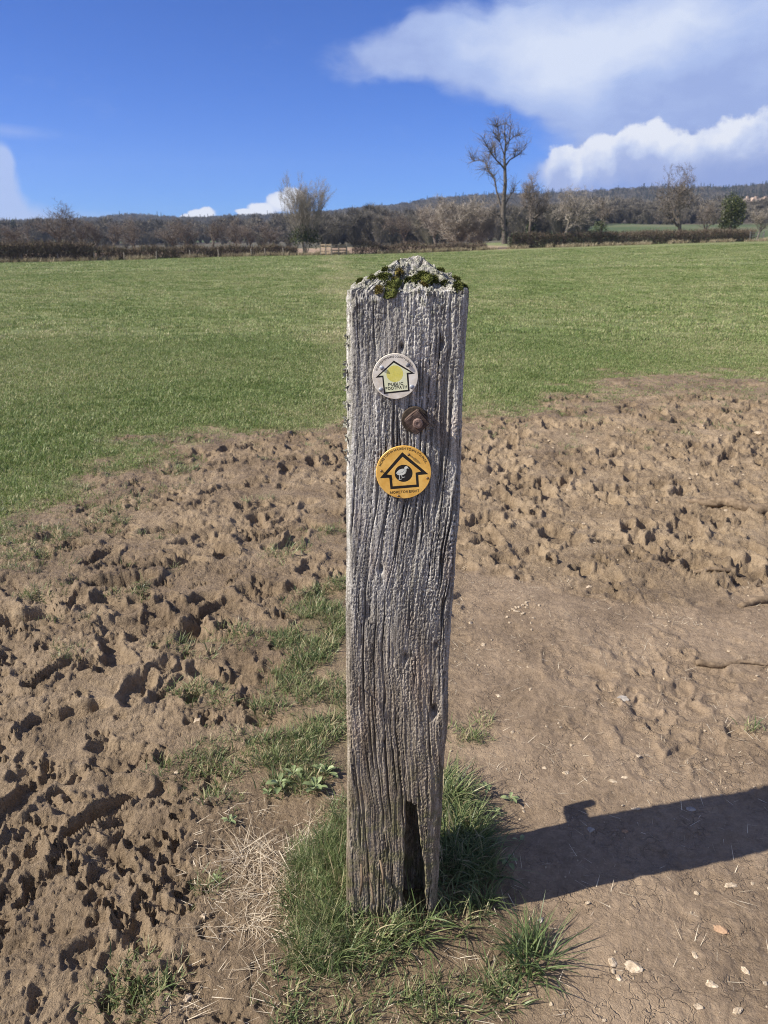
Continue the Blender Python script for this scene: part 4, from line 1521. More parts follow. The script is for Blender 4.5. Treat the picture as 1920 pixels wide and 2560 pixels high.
def build_discs():
    r = 0.0376
    d = disc_root('waymark_disc', 988, 941, r, 'cream round disc reading PUBLIC FOOTPATH with a yellow dot, upper one on the post', M['cream_plastic'], None, (R(1.0), R(-1.0)))
    out = [(-.054, .70), (.866, .113), (.58, .078), (.634, -.666), (-.51, -.77), (-.57, -.026), (-.875, -.043)]
    inn = [(-.054, .606), (.68, .164), (.50, .156), (.554, -.597), (-.446, -.692), (-.518, .052), (-.705, .043)]
    link('arrow_fill', poly_mesh('arrow_fill', inn, .00072, r), M['pale_print'], d)
    link('arrow_outline', ring_mesh('arrow_outline', out, inn, .00074, r), M['black_print'], d)
    link('yellow_dot', poly_mesh('yellow_dot', circle_pts(-.018, .12, .366), .00074, r), M['yellow_print'], d)
    lt = link('lettering', straight_text('lettering', 'PUBLIC', .02, -.335, .67, .145, R(4.5), .00077, r), M['black_print'], d)
    link('lettering', straight_text('lettering', 'FOOTPATH', .04, -.502, .95, .145, R(4.5), .00077, r), M['black_print'], d)
    link('lettering', arc_text('lettering', 'GLOUCESTERSHIRE COUNTY COUNCIL', .825, R(162), R(27), .088, .00074, r), M['black_print'], d)
    for x, y, mt, tl in ((-.58, .40, 'zinc', (.15, -.2)), (.554, .484, 'dark_zinc', (-.2, .2)), (-.643, -.56, 'zinc', (.1, .1)), (.723, -.467, 'zinc', (0, .15))):
        nail_head(d, x, y, r, .0037, M[mt], tilt=tl)
    r = 0.0475
    d = disc_root('waymark_disc', 1009, 1181, r, 'amber round disc with a white bird in a black arrow, lower one on the post', M['amber_plastic'], None, (R(.5), R(.5)))
    out = [(-.062, .765), (.905, -.055), (.537, -.089), (.570, -.545), (-.47, -.645), (-.52, -.204), (-.865, -.225)]
    inn = [(-.052, .595), (.632, .045), (.432, .0), (.473, -.452), (-.389, -.53), (-.43, -.096), (-.62, -.09)]
    link('arrow_outline', ring_mesh('arrow_outline', out, inn, .00074, r), M['black_print'], d)
    link('emblem_ground', poly_mesh('emblem_ground', circle_pts(0, -.03, .325), .00074, r), M['black_print'], d)

    def z2(p):
        return ((p[0] - 818) / 712.0, (850 - p[1]) / 690.0)
    bird = [(945, 748), (918, 697), (898, 686), (870, 685), (845, 700), (831, 728), (835, 752), (800, 750), (755, 755), (700, 780), (655, 822), (620, 876), (618, 890), (640, 884), (655, 905), (690, 918), (740, 922), (800, 912), (855, 884), (880, 848), (890, 800), (886, 768), (896, 748), (915, 735), (930, 744)]
    b = link('bird_emblem', poly_mesh('bird_emblem', [z2(p) for p in bird], .00077, r), M['bird_print'], d)

    def strip(name, pts, w, z, mat, par):
        V, Fs = [], []
        q = [Vector((*z2(p), 0)) for p in pts]
        for i, p in enumerate(q):
            dd = (q[min(i + 1, len(q) - 1)] - q[max(0, i - 1)]).normalized()
            nn = Vector((-dd.y, dd.x, 0)) * w / 2
            V += [((p.x + nn.x) * r, (p.y + nn.y) * r, z), ((p.x - nn.x) * r, (p.y - nn.y) * r, z)]
        for i in range(len(q) - 1):
            Fs.append((2 * i, 2 * i + 1, 2 * i + 3, 2 * i + 2))
        return link(name, mesh(name, V, Fs), mat, par)
    for pts, w in (([(706, 915), (712, 975), (712, 1035)], .022), ([(690, 1047), (715, 1032), (766, 1024)], .018), ([(768, 915), (776, 955), (787, 985)], .022), ([(769, 1001), (787, 985), (856, 963)], .018)):
        strip('leg', pts, w, .00078, M['bird_print'], d)
    strip('wing_line', [(632, 878), (670, 866), (730, 864), (785, 850), (822, 822), (834, 788), (826, 756)], .010, .00080, M['black_print'], d)
    strip('wing_line', [(838, 755), (862, 770), (872, 800), (866, 845), (845, 876)], .007, .00080, M['black_print'], d)
    link('lettering', arc_text('lettering', 'MORETON IN MARSH TOWN COUNCIL', .845, R(165), R(24), .098, .00074, r), M['black_print'], d)
    link('lettering', straight_text('lettering', 'MORETON EIGHT', .055, -.735, 1.07, .105, R(4.5), .00074, r), M['black_print'], d)
    for x, y in ((.17, .69), (-.81, .065), (.87, -.19), (-.18, -.885)):
        nail_head(d, x, y, r, .0025, M['brass'], 'screw', proud=.002)


build_discs()

# ------------------------------------------------------------------ trees and hedges
class Twigs:
    """collects thin tapering triangles"""
    def __init__(self):
        self.v = []
        self.t = []

    def add(self, p, q, w, side, tint):
        s = side * (w * 0.5)
        self.v += [p - s, p + s, q]
        self.t += [tint, tint, tint]

    def mesh(self, name):
        v = np.array([x[:] for x in self.v], dtype=np.float32) if self.v else np.zeros((0, 3))
        me = np_mesh(name, v, np.arange(len(v)), 3, False)
        fattr(me, 'tint', self.t)
        return me


def grow(seed, trunk=0.3, nlimb=7, levels=3, spread=0.9, gnarl=0.18, up=0.12, r0=0.03, nchild=(7, 6, 5), twig=5, twig_len=0.10, twig_w=0.0035, stems=1, ratio=(0.62, 0.58, 0.52), lean=0.0, limb_ang=(0.5, 1.15), tlen=0.72):
    """unit-height skeleton tree -> (limb mesh, twig mesh); scaled afterwards"""
    rs = random.Random(seed)
    V, Fs = [], []
    tw = Twigs()

    def rv():
        return Vector((rs.gauss(0, 1), rs.gauss(0, 1), rs.gauss(0, 1)))

    def put_tube(pts, rad, n):
        k = len(V)
        v, f = tube(pts, rad, n, False)
        V.extend(v)
        Fs.extend([tuple(k + i for i in ff) for ff in f])

    def branch(p, d, L, r, lev):
        n = (7, 6, 5, 4)[min(lev, 3)]
        pts, rad = [p], [r]
        st = L / n
        for i in range(n):
            d = (d + rv() * gnarl * (0.55 if lev == 0 else 1.0) + Vector((0, 0, up * (0.6 if lev == 0 else 1)))).normalized()
            p = p + d * st
            pts.append(p)
            rad.append(r * (1 - (0.93 if lev == 0 else 0.85) * ((i + 1) / n)) + 0.0006)
        put_tube(pts, rad, (7, 5, 4, 3)[min(lev, 3)])
        if lev < levels:
            m = nchild[min(lev, len(nchild) - 1)]
            t0 = trunk if lev == 0 else 0.22
            for c in range(m):
                t = t0 + (1 - t0) * (c + rs.random()) / m
                j = min(n - 1, int(t * n))
                f = t * n - j
                q = pts[j].lerp(pts[j + 1], f)
                dd = (pts[j + 1] - pts[j]).normalized()
                side = dd.cross(rv()).normalized()
                ang = rs.uniform(*limb_ang) * spread
                nd = (dd * math.cos(ang) + side * math.sin(ang)).normalized()
                branch(q, nd, L * ratio[min(lev, 2)] * rs.uniform(0.65, 1.15) * (1.12 - 0.5 * t if lev == 0 else 1.0), max(0.0012, rad[j] * 0.62), lev + 1)
        if lev >= levels - 1:
            m = twig * (2 if lev == levels else 1)
            for c in range(m):
                t = rs.random() ** 0.7
                j = min(n - 1, int(t * n))
                q = pts[j].lerp(pts[j + 1], rs.random())
                dd = (pts[j + 1] - pts[j]).normalized()
                nd = (dd + rv() * 0.6 + Vector((0, 0, up))).normalized()
                e = q + nd * twig_len * rs.uniform(0.4, 1.2)
                tw.add(q, e, twig_w, nd.cross(rv()).normalized(), rs.random())
                for s2 in range(2):
                    nd2 = (nd + rv() * 0.55).normalized()
                    q2 = q.lerp(e, rs.uniform(0.3, 0.8))
                    tw.add(q2, q2 + nd2 * twig_len * 0.6 * rs.uniform(.4, 1.2), twig_w * .8, nd2.cross(rv()).normalized(), rs.random())
    for s in range(stems):
        if stems == 1:
            branch(Vector((0, 0, -0.01)), Vector((lean, 0, 1)).normalized(), tlen, r0, 0)
        else:
            a = 2 * math.pi * (s + rs.random() * .6) / stems
            o = rs.uniform(.15, .42)
            branch(Vector((math.cos(a) * .02, math.sin(a) * .02, -0.01)), Vector((math.cos(a) * o, math.sin(a) * o, 1)).normalized(), rs.uniform(.6, .85), r0 * rs.uniform(.7, 1.1), 0)
    allv = np.array([v[:] for v in V])
    twv = np.array([v[:] for v in tw.v])
    top = np.percentile(twv[:, 2], 99.0)
    rad = np.percentile(np.hypot(twv[:, 0], twv[:, 1]), 96)
    k = 1.0 / top
    V = allv * k
    tw.v = [Vector(v) * k for v in tw.v]
    limbs = mesh('limbs', V, Fs, True)
    return limbs, tw.mesh('twigs'), rad * k


TREES = {}


def species():
    TREES['oak1'] = grow(1, trunk=.36, spread=1.05, gnarl=.20, up=.10, r0=.034, nchild=(10, 7, 6), ratio=(.98, .55, .48), twig=3, twig_len=.06, twig_w=.0028, tlen=.50)
    TREES['oak2'] = grow(2, trunk=.34, spread=1.1, gnarl=.25, up=.08, r0=.038, nchild=(10, 7, 6), ratio=(.95, .55, .48), twig=3, twig_len=.06, twig_w=.0028, tlen=.48)
    TREES['oak3'] = grow(13, trunk=.36, spread=1.0, gnarl=.28, up=.09, r0=.038, nchild=(9, 7, 6), ratio=(.90, .55, .48), twig=3, twig_len=.055, twig_w=.0028, tlen=.50)
    TREES['ash1'] = grow(4, trunk=.28, spread=.80, gnarl=.15, up=.14, r0=.024, nchild=(10, 6, 5), ratio=(.75, .52, .5), twig=3, twig_len=.07, twig_w=.0026, tlen=.58)
    TREES['ash2'] = grow(5, trunk=.24, spread=.90, gnarl=.18, up=.12, r0=.024, nchild=(10, 6, 5), ratio=(.78, .52, .5), twig=3, twig_len=.07, twig_w=.0026, lean=.1, tlen=.55)
    TREES['multi'] = grow(6, trunk=.22, spread=.62, gnarl=.08, up=.09, r0=.010, nchild=(9, 6, 4), ratio=(.62, .52, .5), twig=2, twig_len=.07, twig_w=.0019, stems=8, levels=3)
    TREES['shrub'] = grow(7, trunk=.08, spread=.75, gnarl=.16, up=.12, r0=.009, nchild=(10, 7, 4), ratio=(.5, .5, .5), twig=7, twig_len=.09, twig_w=.0042, stems=11, levels=2)
    TREES['thin'] = grow(8, trunk=.3, spread=.75, gnarl=.22, up=.08, r0=.022, nchild=(7, 5, 4), ratio=(.55, .5, .5), twig=2, twig_len=.06, twig_w=.003, lean=-.22, tlen=.6)
    TREES['pollard'] = grow(9, trunk=.35, spread=.7, gnarl=.30, up=.05, r0=.045, nchild=(8, 5, 4), ratio=(.55, .5, .5), twig=3, twig_len=.06, twig_w=.0032, tlen=.55)


species()


def leaf_cloud(n, rx, ry, rz, size, seed, hollow=0.5, lobes=8, tint=(0, 1)):
    rs = np.random.RandomState(seed)
    cen = rs.randn(lobes, 3)
    cen /= np.linalg.norm(cen, axis=1)[:, None]
    cen *= 0.55
    pick = rs.randint(0, lobes, n)
    d = rs.randn(n, 3)
    d /= np.linalg.norm(d, axis=1)[:, None]
    rr = (hollow + (1 - hollow) * rs.rand(n)) * 0.5
    p = (cen[pick] + d * rr[:, None]) * np.array([rx, ry, rz])
    a = rs.randn(n, 3)
    a /= np.linalg.norm(a, axis=1)[:, None]
    b = np.cross(a, rs.randn(n, 3))
    b /= np.linalg.norm(b, axis=1)[:, None]
    s = size * (0.5 + rs.rand(n))[:, None]
    V = np.stack([p - a * s, p - b * s * .5, p + a * s, p + b * s * .5], 1).reshape(-1, 3)
    me = np_mesh('leaves', V, np.arange(4 * n), 4, False)
    fattr(me, 'tint', np.repeat(tint[0] + (tint[1] - tint[0]) * rs.rand(n), 4))
    return me


_tree_mats = {}


def plant_tree(name, label, kind, px, Y, top_py, width_px=None, rz=None, mat='bark', cat='tree', group=None, base=None, ivy=None):
    limbs, twigs, rad = TREES[kind]
    p = at(px, top_py, Y)
    zb = base_z(p.x, Y) if base is None else at(px, base, Y).z
    h = p.z - zb
    root = empty(name, (p.x, Y, zb), rz if rz is not None else (px * 0.37) % 6.28)
    sx = 1.0
    if width_px:
        sx = (width_px / 2 / 1900 * Y * math.cos(PITCH)) / (rad * h)
    if not limbs.materials:
        limbs.materials.append(M['bark'])
    if not twigs.materials:
        twigs.materials.append(M['twig'])
    tr = link('trunk', limbs, None, root, scale=(h * sx, h * sx, h))
    if mat != 'bark':
        tr.material_slots[0].link = 'OBJECT'
        tr.material_slots[0].material = M[mat]
    cr = link('crown', twigs, None, root, scale=(h * sx, h * sx, h))
    if mat == 'pale_bark':
        cr.material_slots[0].link = 'OBJECT'
        cr.material_slots[0].material = M['pale_twig']
    tag(root, label, cat, group)
    if ivy:
        n, rx, rzz, zc, size = ivy
        link('ivy', leaf_cloud(n, rx, rx, rzz, size, int(px)), M['ivy'], root, (0, 0, zc))
    return root


def dead_tree():
    """the tall half-dead tree right of the post, limb by limb"""
    Y = 97.0
    b = at(1262, 606, Y)
    root = empty('dead_tree', (b.x, Y, base_z(b.x, Y)))
    tag(root, 'tall half-dead tree with sparse crooked limbs, highest on the skyline', 'tree')
    rs = random.Random(3)
    W = Matrix.Translation(root.location).inverted()

    def P(px, py, dy=0.0):
        return W @ at(px, py, Y + dy)
    tw = Twigs()
    limbs = [
        ([(1262, 610), (1261, 580), (1258, 540), (1259, 500), (1263, 460), (1263, 420), (1262, 390), (1264, 360), (1262, 330), (1264, 309)], .52, .05, 0),
        ([(1258, 540), (1248, 505), (1242, 480), (1238, 455), (1232, 440), (1222, 430), (1217, 415), (1211, 405), (1206, 400)], .26, .04, .8),
        ([(1262, 425), (1252, 412), (1240, 400), (1229, 385), (1222, 372), (1214, 360), (1207, 347)], .20, .03, -.8),
        ([(1211, 405), (1200, 401), (1188, 402), (1180, 400), (1182, 390)], .10, .02, .4),
        ([(1217, 415), (1221, 400), (1225, 385), (1228, 370)], .09, .02, 1.2),
        ([(1263, 415), (1274, 400), (1286, 393), (1300, 384), (1311, 372), (1317, 356)], .20, .03, .6),
        ([(1262, 392), (1256, 375), (1250, 355), (1247, 335), (1244, 318)], .15, .025, -.5),
        ([(1264, 365), (1274, 352), (1284, 342), (1292, 338), (1301, 336)], .13, .02, -.8),
        ([(1263, 380), (1270, 365), (1273, 345), (1275, 325), (1279, 310)], .12, .02, .9),
        ([(1260, 520), (1268, 500), (1277, 488), (1283, 478), (1285, 470)], .20, .05, .5),
        ([(1257, 550), (1246, 540), (1236, 532), (1228, 540), (1215, 545)], .13, .03, -.6),
        ([(1232, 440), (1225, 425), (1216, 418), (1210, 425)], .07, .02, -.5),
        ([(1244, 318), (1240, 312)], .03, .01, -.5), ([(1250, 355), (1241, 345), (1236, 335)], .06, .015, -.7),
        ([(1240, 400), (1238, 380), (1236, 362)], .07, .015, .3), ([(1286, 393), (1290, 380), (1295, 372)], .06, .015, .9),
    ]
    V, Fs = [], []
    for k, (pl, r0, r1, dy) in enumerate(limbs):
        pts = []
        for i, (x, y) in enumerate(pl):
            f = i / (len(pl) - 1)
            pts.append(P(x + rs.uniform(-1, 1), y, dy * 2.2 * f))
        n = len(pts)
        rad = [(.68 if k == 0 else .52) * (r0 + (r1 - r0) * i / (n - 1)) for i in range(n)]
        kk = len(V)
        v, f = tube(pts, rad, 8 if k == 0 else 6, False)
        V += v
        Fs += [tuple(kk + i for i in ff) for ff in f]
        for _ in range(50 if k < 3 else 24):
            j = rs.randrange(max(0, n // 4), n - 1)
            q = pts[j].lerp(pts[j + 1], rs.random())
            d = (pts[j + 1] - pts[j]).normalized()
            # a thin crooked side branch that carries the twigs
            if rs.random() < .85:
                nd = (d * .9 + Vector((rs.gauss(0, .7), rs.gauss(0, .7), rs.gauss(.25, .4)))).normalized()
                sp = [q]
                for _s in range(4):
                    nd = (nd + Vector((rs.gauss(0, .28), rs.gauss(0, .28), rs.gauss(.06, .25)))).normalized()
                    sp.append(sp[-1] + nd * rs.uniform(.18, .48))
                kk = len(V)
                v, f = tube(sp, [.035, .028, .022, .016, .008], 4, False)
                V += v
                Fs += [tuple(kk + i for i in ff) for ff in f]
                q, d = sp[rs.randrange(1, 5)], nd
            for s in range(2):
                nd = (d * 1.1 + Vector((rs.gauss(0, .7), rs.gauss(0, .7), rs.gauss(0.2, .5)))).normalized()
                e = q + nd * rs.uniform(.3, 1.1)
                tw.add(q, e, .024, nd.cross(Vector((rs.gauss(0, 1), rs.gauss(0, 1), rs.gauss(0, 1)))).normalized(), rs.random())
                for s2 in range(2):
                    q2 = q.lerp(e, rs.uniform(.4, .9))
                    nd2 = (nd + Vector((rs.gauss(0, .6), rs.gauss(0, .6), rs.gauss(0, .6)))).normalized()
                    tw.add(q2, q2 + nd2 * rs.uniform(.3, .8), .020, nd2.orthogonal().normalized(), rs.random())
    link('trunk', mesh('dead_trunk', V, Fs, True), M['bark'], root)
    link('crown', tw.mesh('dead_twigs'), M['twig'], root)
    lp = P(1263, 578)
    link('ivy', leaf_cloud(500, .55, .55, 1.6, .09, 9), M['ivy'], root, (lp.x, lp.y, lp.z + .1))


dead_tree()

plant_tree('oak_tree', 'broad round-crowned bare oak rising above the left hedge', 'oak1', 139, 118, 511, 124, 0.4)
plant_tree('bare_tree', 'thin leaning forked bare tree near the left edge of the field', 'thin', 60, 112, 551, 60, 0.2)
plant_tree('bare_tree', 'low bare tree at the far left edge behind the tall hedge', 'ash2', 8, 125, 562, 80)
row = [(196, 121, 551, 70, 'ash1', 'bare tree touching the right side of the round oak'),
       (240, 124, 553, 74, 'oak3', 'second bare tree to the right of the round oak'),
       (274, 126, 556, 62, 'ash2', 'third bare tree to the right of the round oak, in the hedge row'),
       (328, 117, 544, 84, 'oak2', 'dark bare tree below the wooded hilltop knoll on the left'),
       (426, 121, 549, 92, 'oak1', 'bare spreading tree just right of the small white house'),
       (463, 126, 553, 66, 'ash1', 'slim bare tree between two spreading trees, left of the far cumulus'),
       (523, 122, 550, 84, 'oak3', 'bare spreading tree under the small white cloud'),
       (583, 119, 547, 78, 'oak2', 'bare tree with forked trunk below the green hillside pasture'),
       (622, 124, 559, 62, 'ash2', 'low bare tree second left of the many-stemmed tree'),
       (672, 126, 553, 70, 'oak1', 'bare tree just left of the many-stemmed tree')]
for i, (px, Y, tp, wpx, k, lab) in enumerate(row):
    plant_tree('bare_tree', lab, k, px, Y, tp, wpx, i * 1.7, group='bare trees behind the left hedge')
plant_tree('multi_stemmed_tree', 'airy many-stemmed bare tree beside the wooden gate', 'multi', 757, 88, 447, 126, 0.3, 'pale_bark', ivy=(1500, 1.9, 1.7, 1.5, .10))
plant_tree('bare_tree', 'gnarled bare tree just right of the tall half-dead tree', 'oak3', 1336, 104, 442, 130, 2.2, ivy=(900, .75, 2.2, 1.7, .09))
plant_tree('bare_tree', 'wide bare tree with pale trunk between the gnarled tree and the ivied stump', 'oak2', 1418, 112, 468, 150, 0.9, 'pale_bark')
plant_tree('pollard_tree', 'short ivy-clad pollard tree behind the right hedge', 'pollard', 1511, 122, 497, 70, 0.3, ivy=(900, 1.5, 1.9, 1.8, .11))
plant_tree('oak_tree', 'big dark bare oak standing above the right hedge', 'oak2', 1722, 118, 418, 145, 4.0)
plant_tree('bare_tree', 'small bare tree between the big oak and the evergreen', 'ash1', 1776, 126, 506, 62, 1.0)
plant_tree('bare_tree', 'low bare tree at the right edge below the mansion', 'ash2', 1905, 112, 520, 70, 1.0, 'pale_bark')
plant_tree('willow_shrub', 'large pale bushy shrub just left of the half-dead tree', 'shrub', 1150, 100, 500, 130, 0.0, 'pale_bark', 'shrub')
plant_tree('willow_shrub', 'second bushy bare shrub behind the half-dead trunk', 'shrub', 1205, 106, 515, 105, 2.0, 'pale_bark', 'shrub')
plant_tree('bare_tree', 'grey bare tree to the left of the pale bushy shrub', 'ash2', 1092, 128, 508, 95, 0.0, 'pale_bark')
plant_tree('bare_tree', 'brown bare tree above the tan field, left of the grey one', 'oak3', 1018, 140, 532, 110, 1.0)


def evergreen():
    p = at(1838, 481, 128)
    zb = base_z(p.x, 128)
    h = p.z - zb
    root = empty('evergreen_tree', (p.x, 128, zb))
    tag(root, 'round dense green evergreen tree near the right edge', 'tree')
    v, f = tube([(0, 0, 0), (.05, 0, h * .3), (0, .05, h * .7)], [.25, .2, .08], 8)
    link('trunk', mesh('trunk', v, f, True), M['bark'], root)
    link('crown', leaf_cloud(5200, 2.2, 2.2, h * .46, .12, 55, .55, 16), M['holly'], root, (0, 0, h * .58))
    q = at(32, 549, 330)
    z2 = base_z(q.x, 330)
    r2 = empty('evergreen_tree', (q.x, 330, z2))
    tag(r2, 'small dark evergreen on the far left slope', 'tree')
    hh = max(3.0, q.z - z2)
    v, f = tube([(0, 0, 0), (0, 0, hh * .6)], [.25, .1], 6)
    link('trunk', mesh('trunk', v, f, True), M['bark'], r2)
    link('crown', leaf_cloud(900, 2.0, 2.0, hh * .5, .3, 57, .5, 8), M['conifer'], r2, (0, 0, hh * .55))


evergreen()


def hedge(name, label, p0, p1, height, depth, n, seed, mat, ivy=0, lift=0.0, tw_w=0.035):
    """p0,p1 = (x,y) ends; height(t) in metres"""
    rs = np.random.RandomState(seed)
    t = rs.rand(n)
    x = p0[0] + (p1[0] - p0[0]) * t
    y = p0[1] + (p1[1] - p0[1]) * t
    hh = np.array([height(v) for v in t]) * (1 + 0.10 * fbm(t * 40, t * 0, 3, seed))
    dx, dy = p1[0] - p0[0], p1[1] - p0[1]
    L = math.hypot(dx, dy)
    off = (rs.rand(n) - .5) * depth
    zf = rs.rand(n) ** 0.8
    px, py = x - dy / L * off, y + dx / L * off
    zb = HT(px, py)
    ln = 0.25 + 0.4 * rs.rand(n)
    d = rs.randn(n, 3) * np.array([.55, .55, .45]) + np.array([0, 0, .75])
    d /= np.linalg.norm(d, axis=1)[:, None]
    top = np.clip(hh * zf - 0.15, 0, None)
    P = np.stack([px, py, zb + top], -1)
    Q = P + d * ln[:, None]
    side = np.cross(d, rs.randn(n, 3))
    side /= np.linalg.norm(side, axis=1)[:, None]
    w = tw_w * (0.5 + rs.rand(n))[:, None] * 0.5
    V = np.stack([P - side * w, P + side * w, Q], 1).reshape(-1, 3)
    c = np.array([(p0[0] + p1[0]) / 2, (p0[1] + p1[1]) / 2, float(HT((p0[0] + p1[0]) / 2, (p0[1] + p1[1]) / 2)[0])])
    root = empty(name, tuple(c))
    tag(root, label, 'hedge')
    me = np_mesh('hedge_twigs', V - c, np.arange(3 * n), 3, False)
    fattr(me, 'tint', np.repeat(np.clip(rs.rand(n) * .92 + 0.06 * (rs.rand(n) > .9), 0, 1), 3))
    link('twigs', me, M[mat], root)
    # stems inside
    Vs, Fs = [], []
    rr = random.Random(seed)
    for k in range(int(L / 0.35)):
        tt = (k + rr.random()) * 0.35 / L
        if tt > 1:
            break
        sx, sy = p0[0] + dx * tt, p0[1] + dy * tt
        b = Vector((sx, sy, hz(sx, sy))) - Vector(c)
        h2 = height(tt) * rr.uniform(.6, .9)
        kk = len(Vs)
        v, f = tube([b, b + Vector((rr.uniform(-.2, .2), rr.uniform(-.2, .2), h2 * .5)), b + Vector((rr.uniform(-.3, .3), rr.uniform(-.3, .3), h2))], [.035, .025, .012], 4, False)
        Vs += v
        Fs += [tuple(kk + i for i in ff) for ff in f]
    so = link('stems', mesh('stems', Vs, Fs), M['bark'], root)
    so['kind'] = 'stuff'
    root.children[0]['kind'] = 'stuff'
    if ivy:
        for lx, k in ((0, ivy),):
            n2 = k
            tt = rs.rand(n2) ** 1.4 * 0.42
            bx = p0[0] + dx * tt
            by = p0[1] + dy * tt + (rs.rand(n2) - .6) * depth
            bz = HT(bx, by) + np.array([height(v) for v in tt]) * rs.rand(n2) ** .8 * 1.0
            a = rs.randn(n2, 3)
            a /= np.linalg.norm(a, axis=1)[:, None]
            b2 = np.cross(a, rs.randn(n2, 3))
            b2 /= np.linalg.norm(b2, axis=1)[:, None]
            s = .07 * (0.5 + rs.rand(n2))[:, None]
            p = np.stack([bx, by, bz], -1) - c
            Vv = np.stack([p - a * s, p - b2 * s * .6, p + a * s, p + b2 * s * .6], 1).reshape(-1, 3)
            mi = np_mesh('bramble_leaves', Vv, np.arange(4 * n2), 4, False)
            fattr(mi, 'tint', np.repeat(rs.rand(n2), 4))
            io = link('bramble_leaves', mi, M['ivy'], root)
            io['kind'] = 'stuff'
    return root


def xy(px, Y):
    return (at(px, 600, Y).x, Y)


hedge('tall_hedge', 'tall dense bare hedge at the far left edge of the field', xy(-260, 74), xy(232, 80), lambda t: 1.85 - 0.25 * max(0, t - .85) / .15, 1.5, 26000, 1, 'hedge_twig')
hedge('low_hedge', 'low gappy bare hedge running from the tall hedge to the gate', xy(236, 80.5), xy(742, 86), lambda t: 1.30 - .35 * t + .12 * math.sin(t * 31), 1.2, 17000, 2, 'hedge_twig')
hedge('low_hedge', 'low straggly hedge between the wooden gate and the half-dead tree', xy(880, 88), xy(1215, 95), lambda t: 1.25 - .55 * t + .35 * math.sin(t * 19) * (1 - t), 1.2, 9000, 3, 'hedge_twig')
hedge('trimmed_hedge', 'long trimmed brown hedge along the right side of the field', xy(1275, 97), xy(1880, 104), lambda t: 1.75 - .25 * t + .06 * math.sin(t * 25), 1.6, 30000, 4, 'hedge_twig', ivy=2600)


def dry_strip():
    rs = np.random.RandomState(9)
    pr = [proto('dry_tuft', blades('dry_tuft', 40, .25, .2, .55, .03, .3, .7, 2, 300 + i, (0, 1)), M['dry_grass']) for i in range(4)]
    pts = []
    for (a, b, n, dy) in ((xy(-260, 74), xy(232, 80), 160, -1.2), (xy(236, 80.5), xy(742, 86), 210, -1.0), (xy(742, 86), xy(1250, 95), 230, -.9), (xy(1250, 96), xy(1900, 104), 260, -1.4)):
        t = rs.rand(n)
        x = a[0] + (b[0] - a[0]) * t
        y = a[1] + (b[1] - a[1]) * t + dy + rs.randn(n) * .35
        pts.append(np.stack([x, y, HT(x, y)], -1))
    pts = np.concatenate(pts)
    keep = fbm(pts[:, 0] * .25, pts[:, 1] * 0, 2, 95) > -0.15
    pts = pts[keep]
    scatter('dry_grass', 'pale dead grass along the foot of the hedges', pts, rand_rot(rs, len(pts), .1), .6 + .7 * rs.rand(len(pts)), pr, 4, 'dry grass')


dry_strip()


def far_tree_mesh(seed, n=900, conifer=False, w=0.010):
    rs = np.random.RandomState(seed)
    if conifer:
        z = rs.rand(n) ** 0.8
        a = rs.rand(n) * 2 * np.pi
        r = 0.22 * (1.02 - z) * (0.3 + 0.7 * rs.rand(n))
        P = np.stack([r * .2 * np.cos(a), r * .2 * np.sin(a), .08 + .92 * z], -1)
        Q = np.stack([r * 1.3 * np.cos(a), r * 1.3 * np.sin(a), .05 + .92 * z - .02], -1)
        s = np.stack([-np.sin(a), np.cos(a), np.zeros(n)], -1) * 0.035
    else:
        lob = rs.randn(7, 3) * np.array([.17, .17, .13]) + np.array([0, 0, .62])
        k = rs.randint(0, 7, n)
        d = rs.randn(n, 3)
        d /= np.linalg.norm(d, axis=1)[:, None]
        c = lob[k]
        P = c + d * 0.10
        Q = c + d * (0.16 + 0.10 * rs.rand(n))[:, None] + np.array([0, 0, .03])
        low = rs.rand(n) < .12
        P[low] = np.array([0, 0, .0]) + rs.randn(low.sum(), 3) * .012
        s = np.cross(d, rs.randn(n, 3))
        s /= np.linalg.norm(s, axis=1)[:, None]
        s *= w
        s[low] *= .8
    V = np.stack([P - s, P + s, Q], 1).reshape(-1, 3)
    me = np_mesh('far_tree', V, np.arange(3 * n), 3, False)
    fattr(me, 'tint', np.repeat(rs.rand(n), 3))
    return me


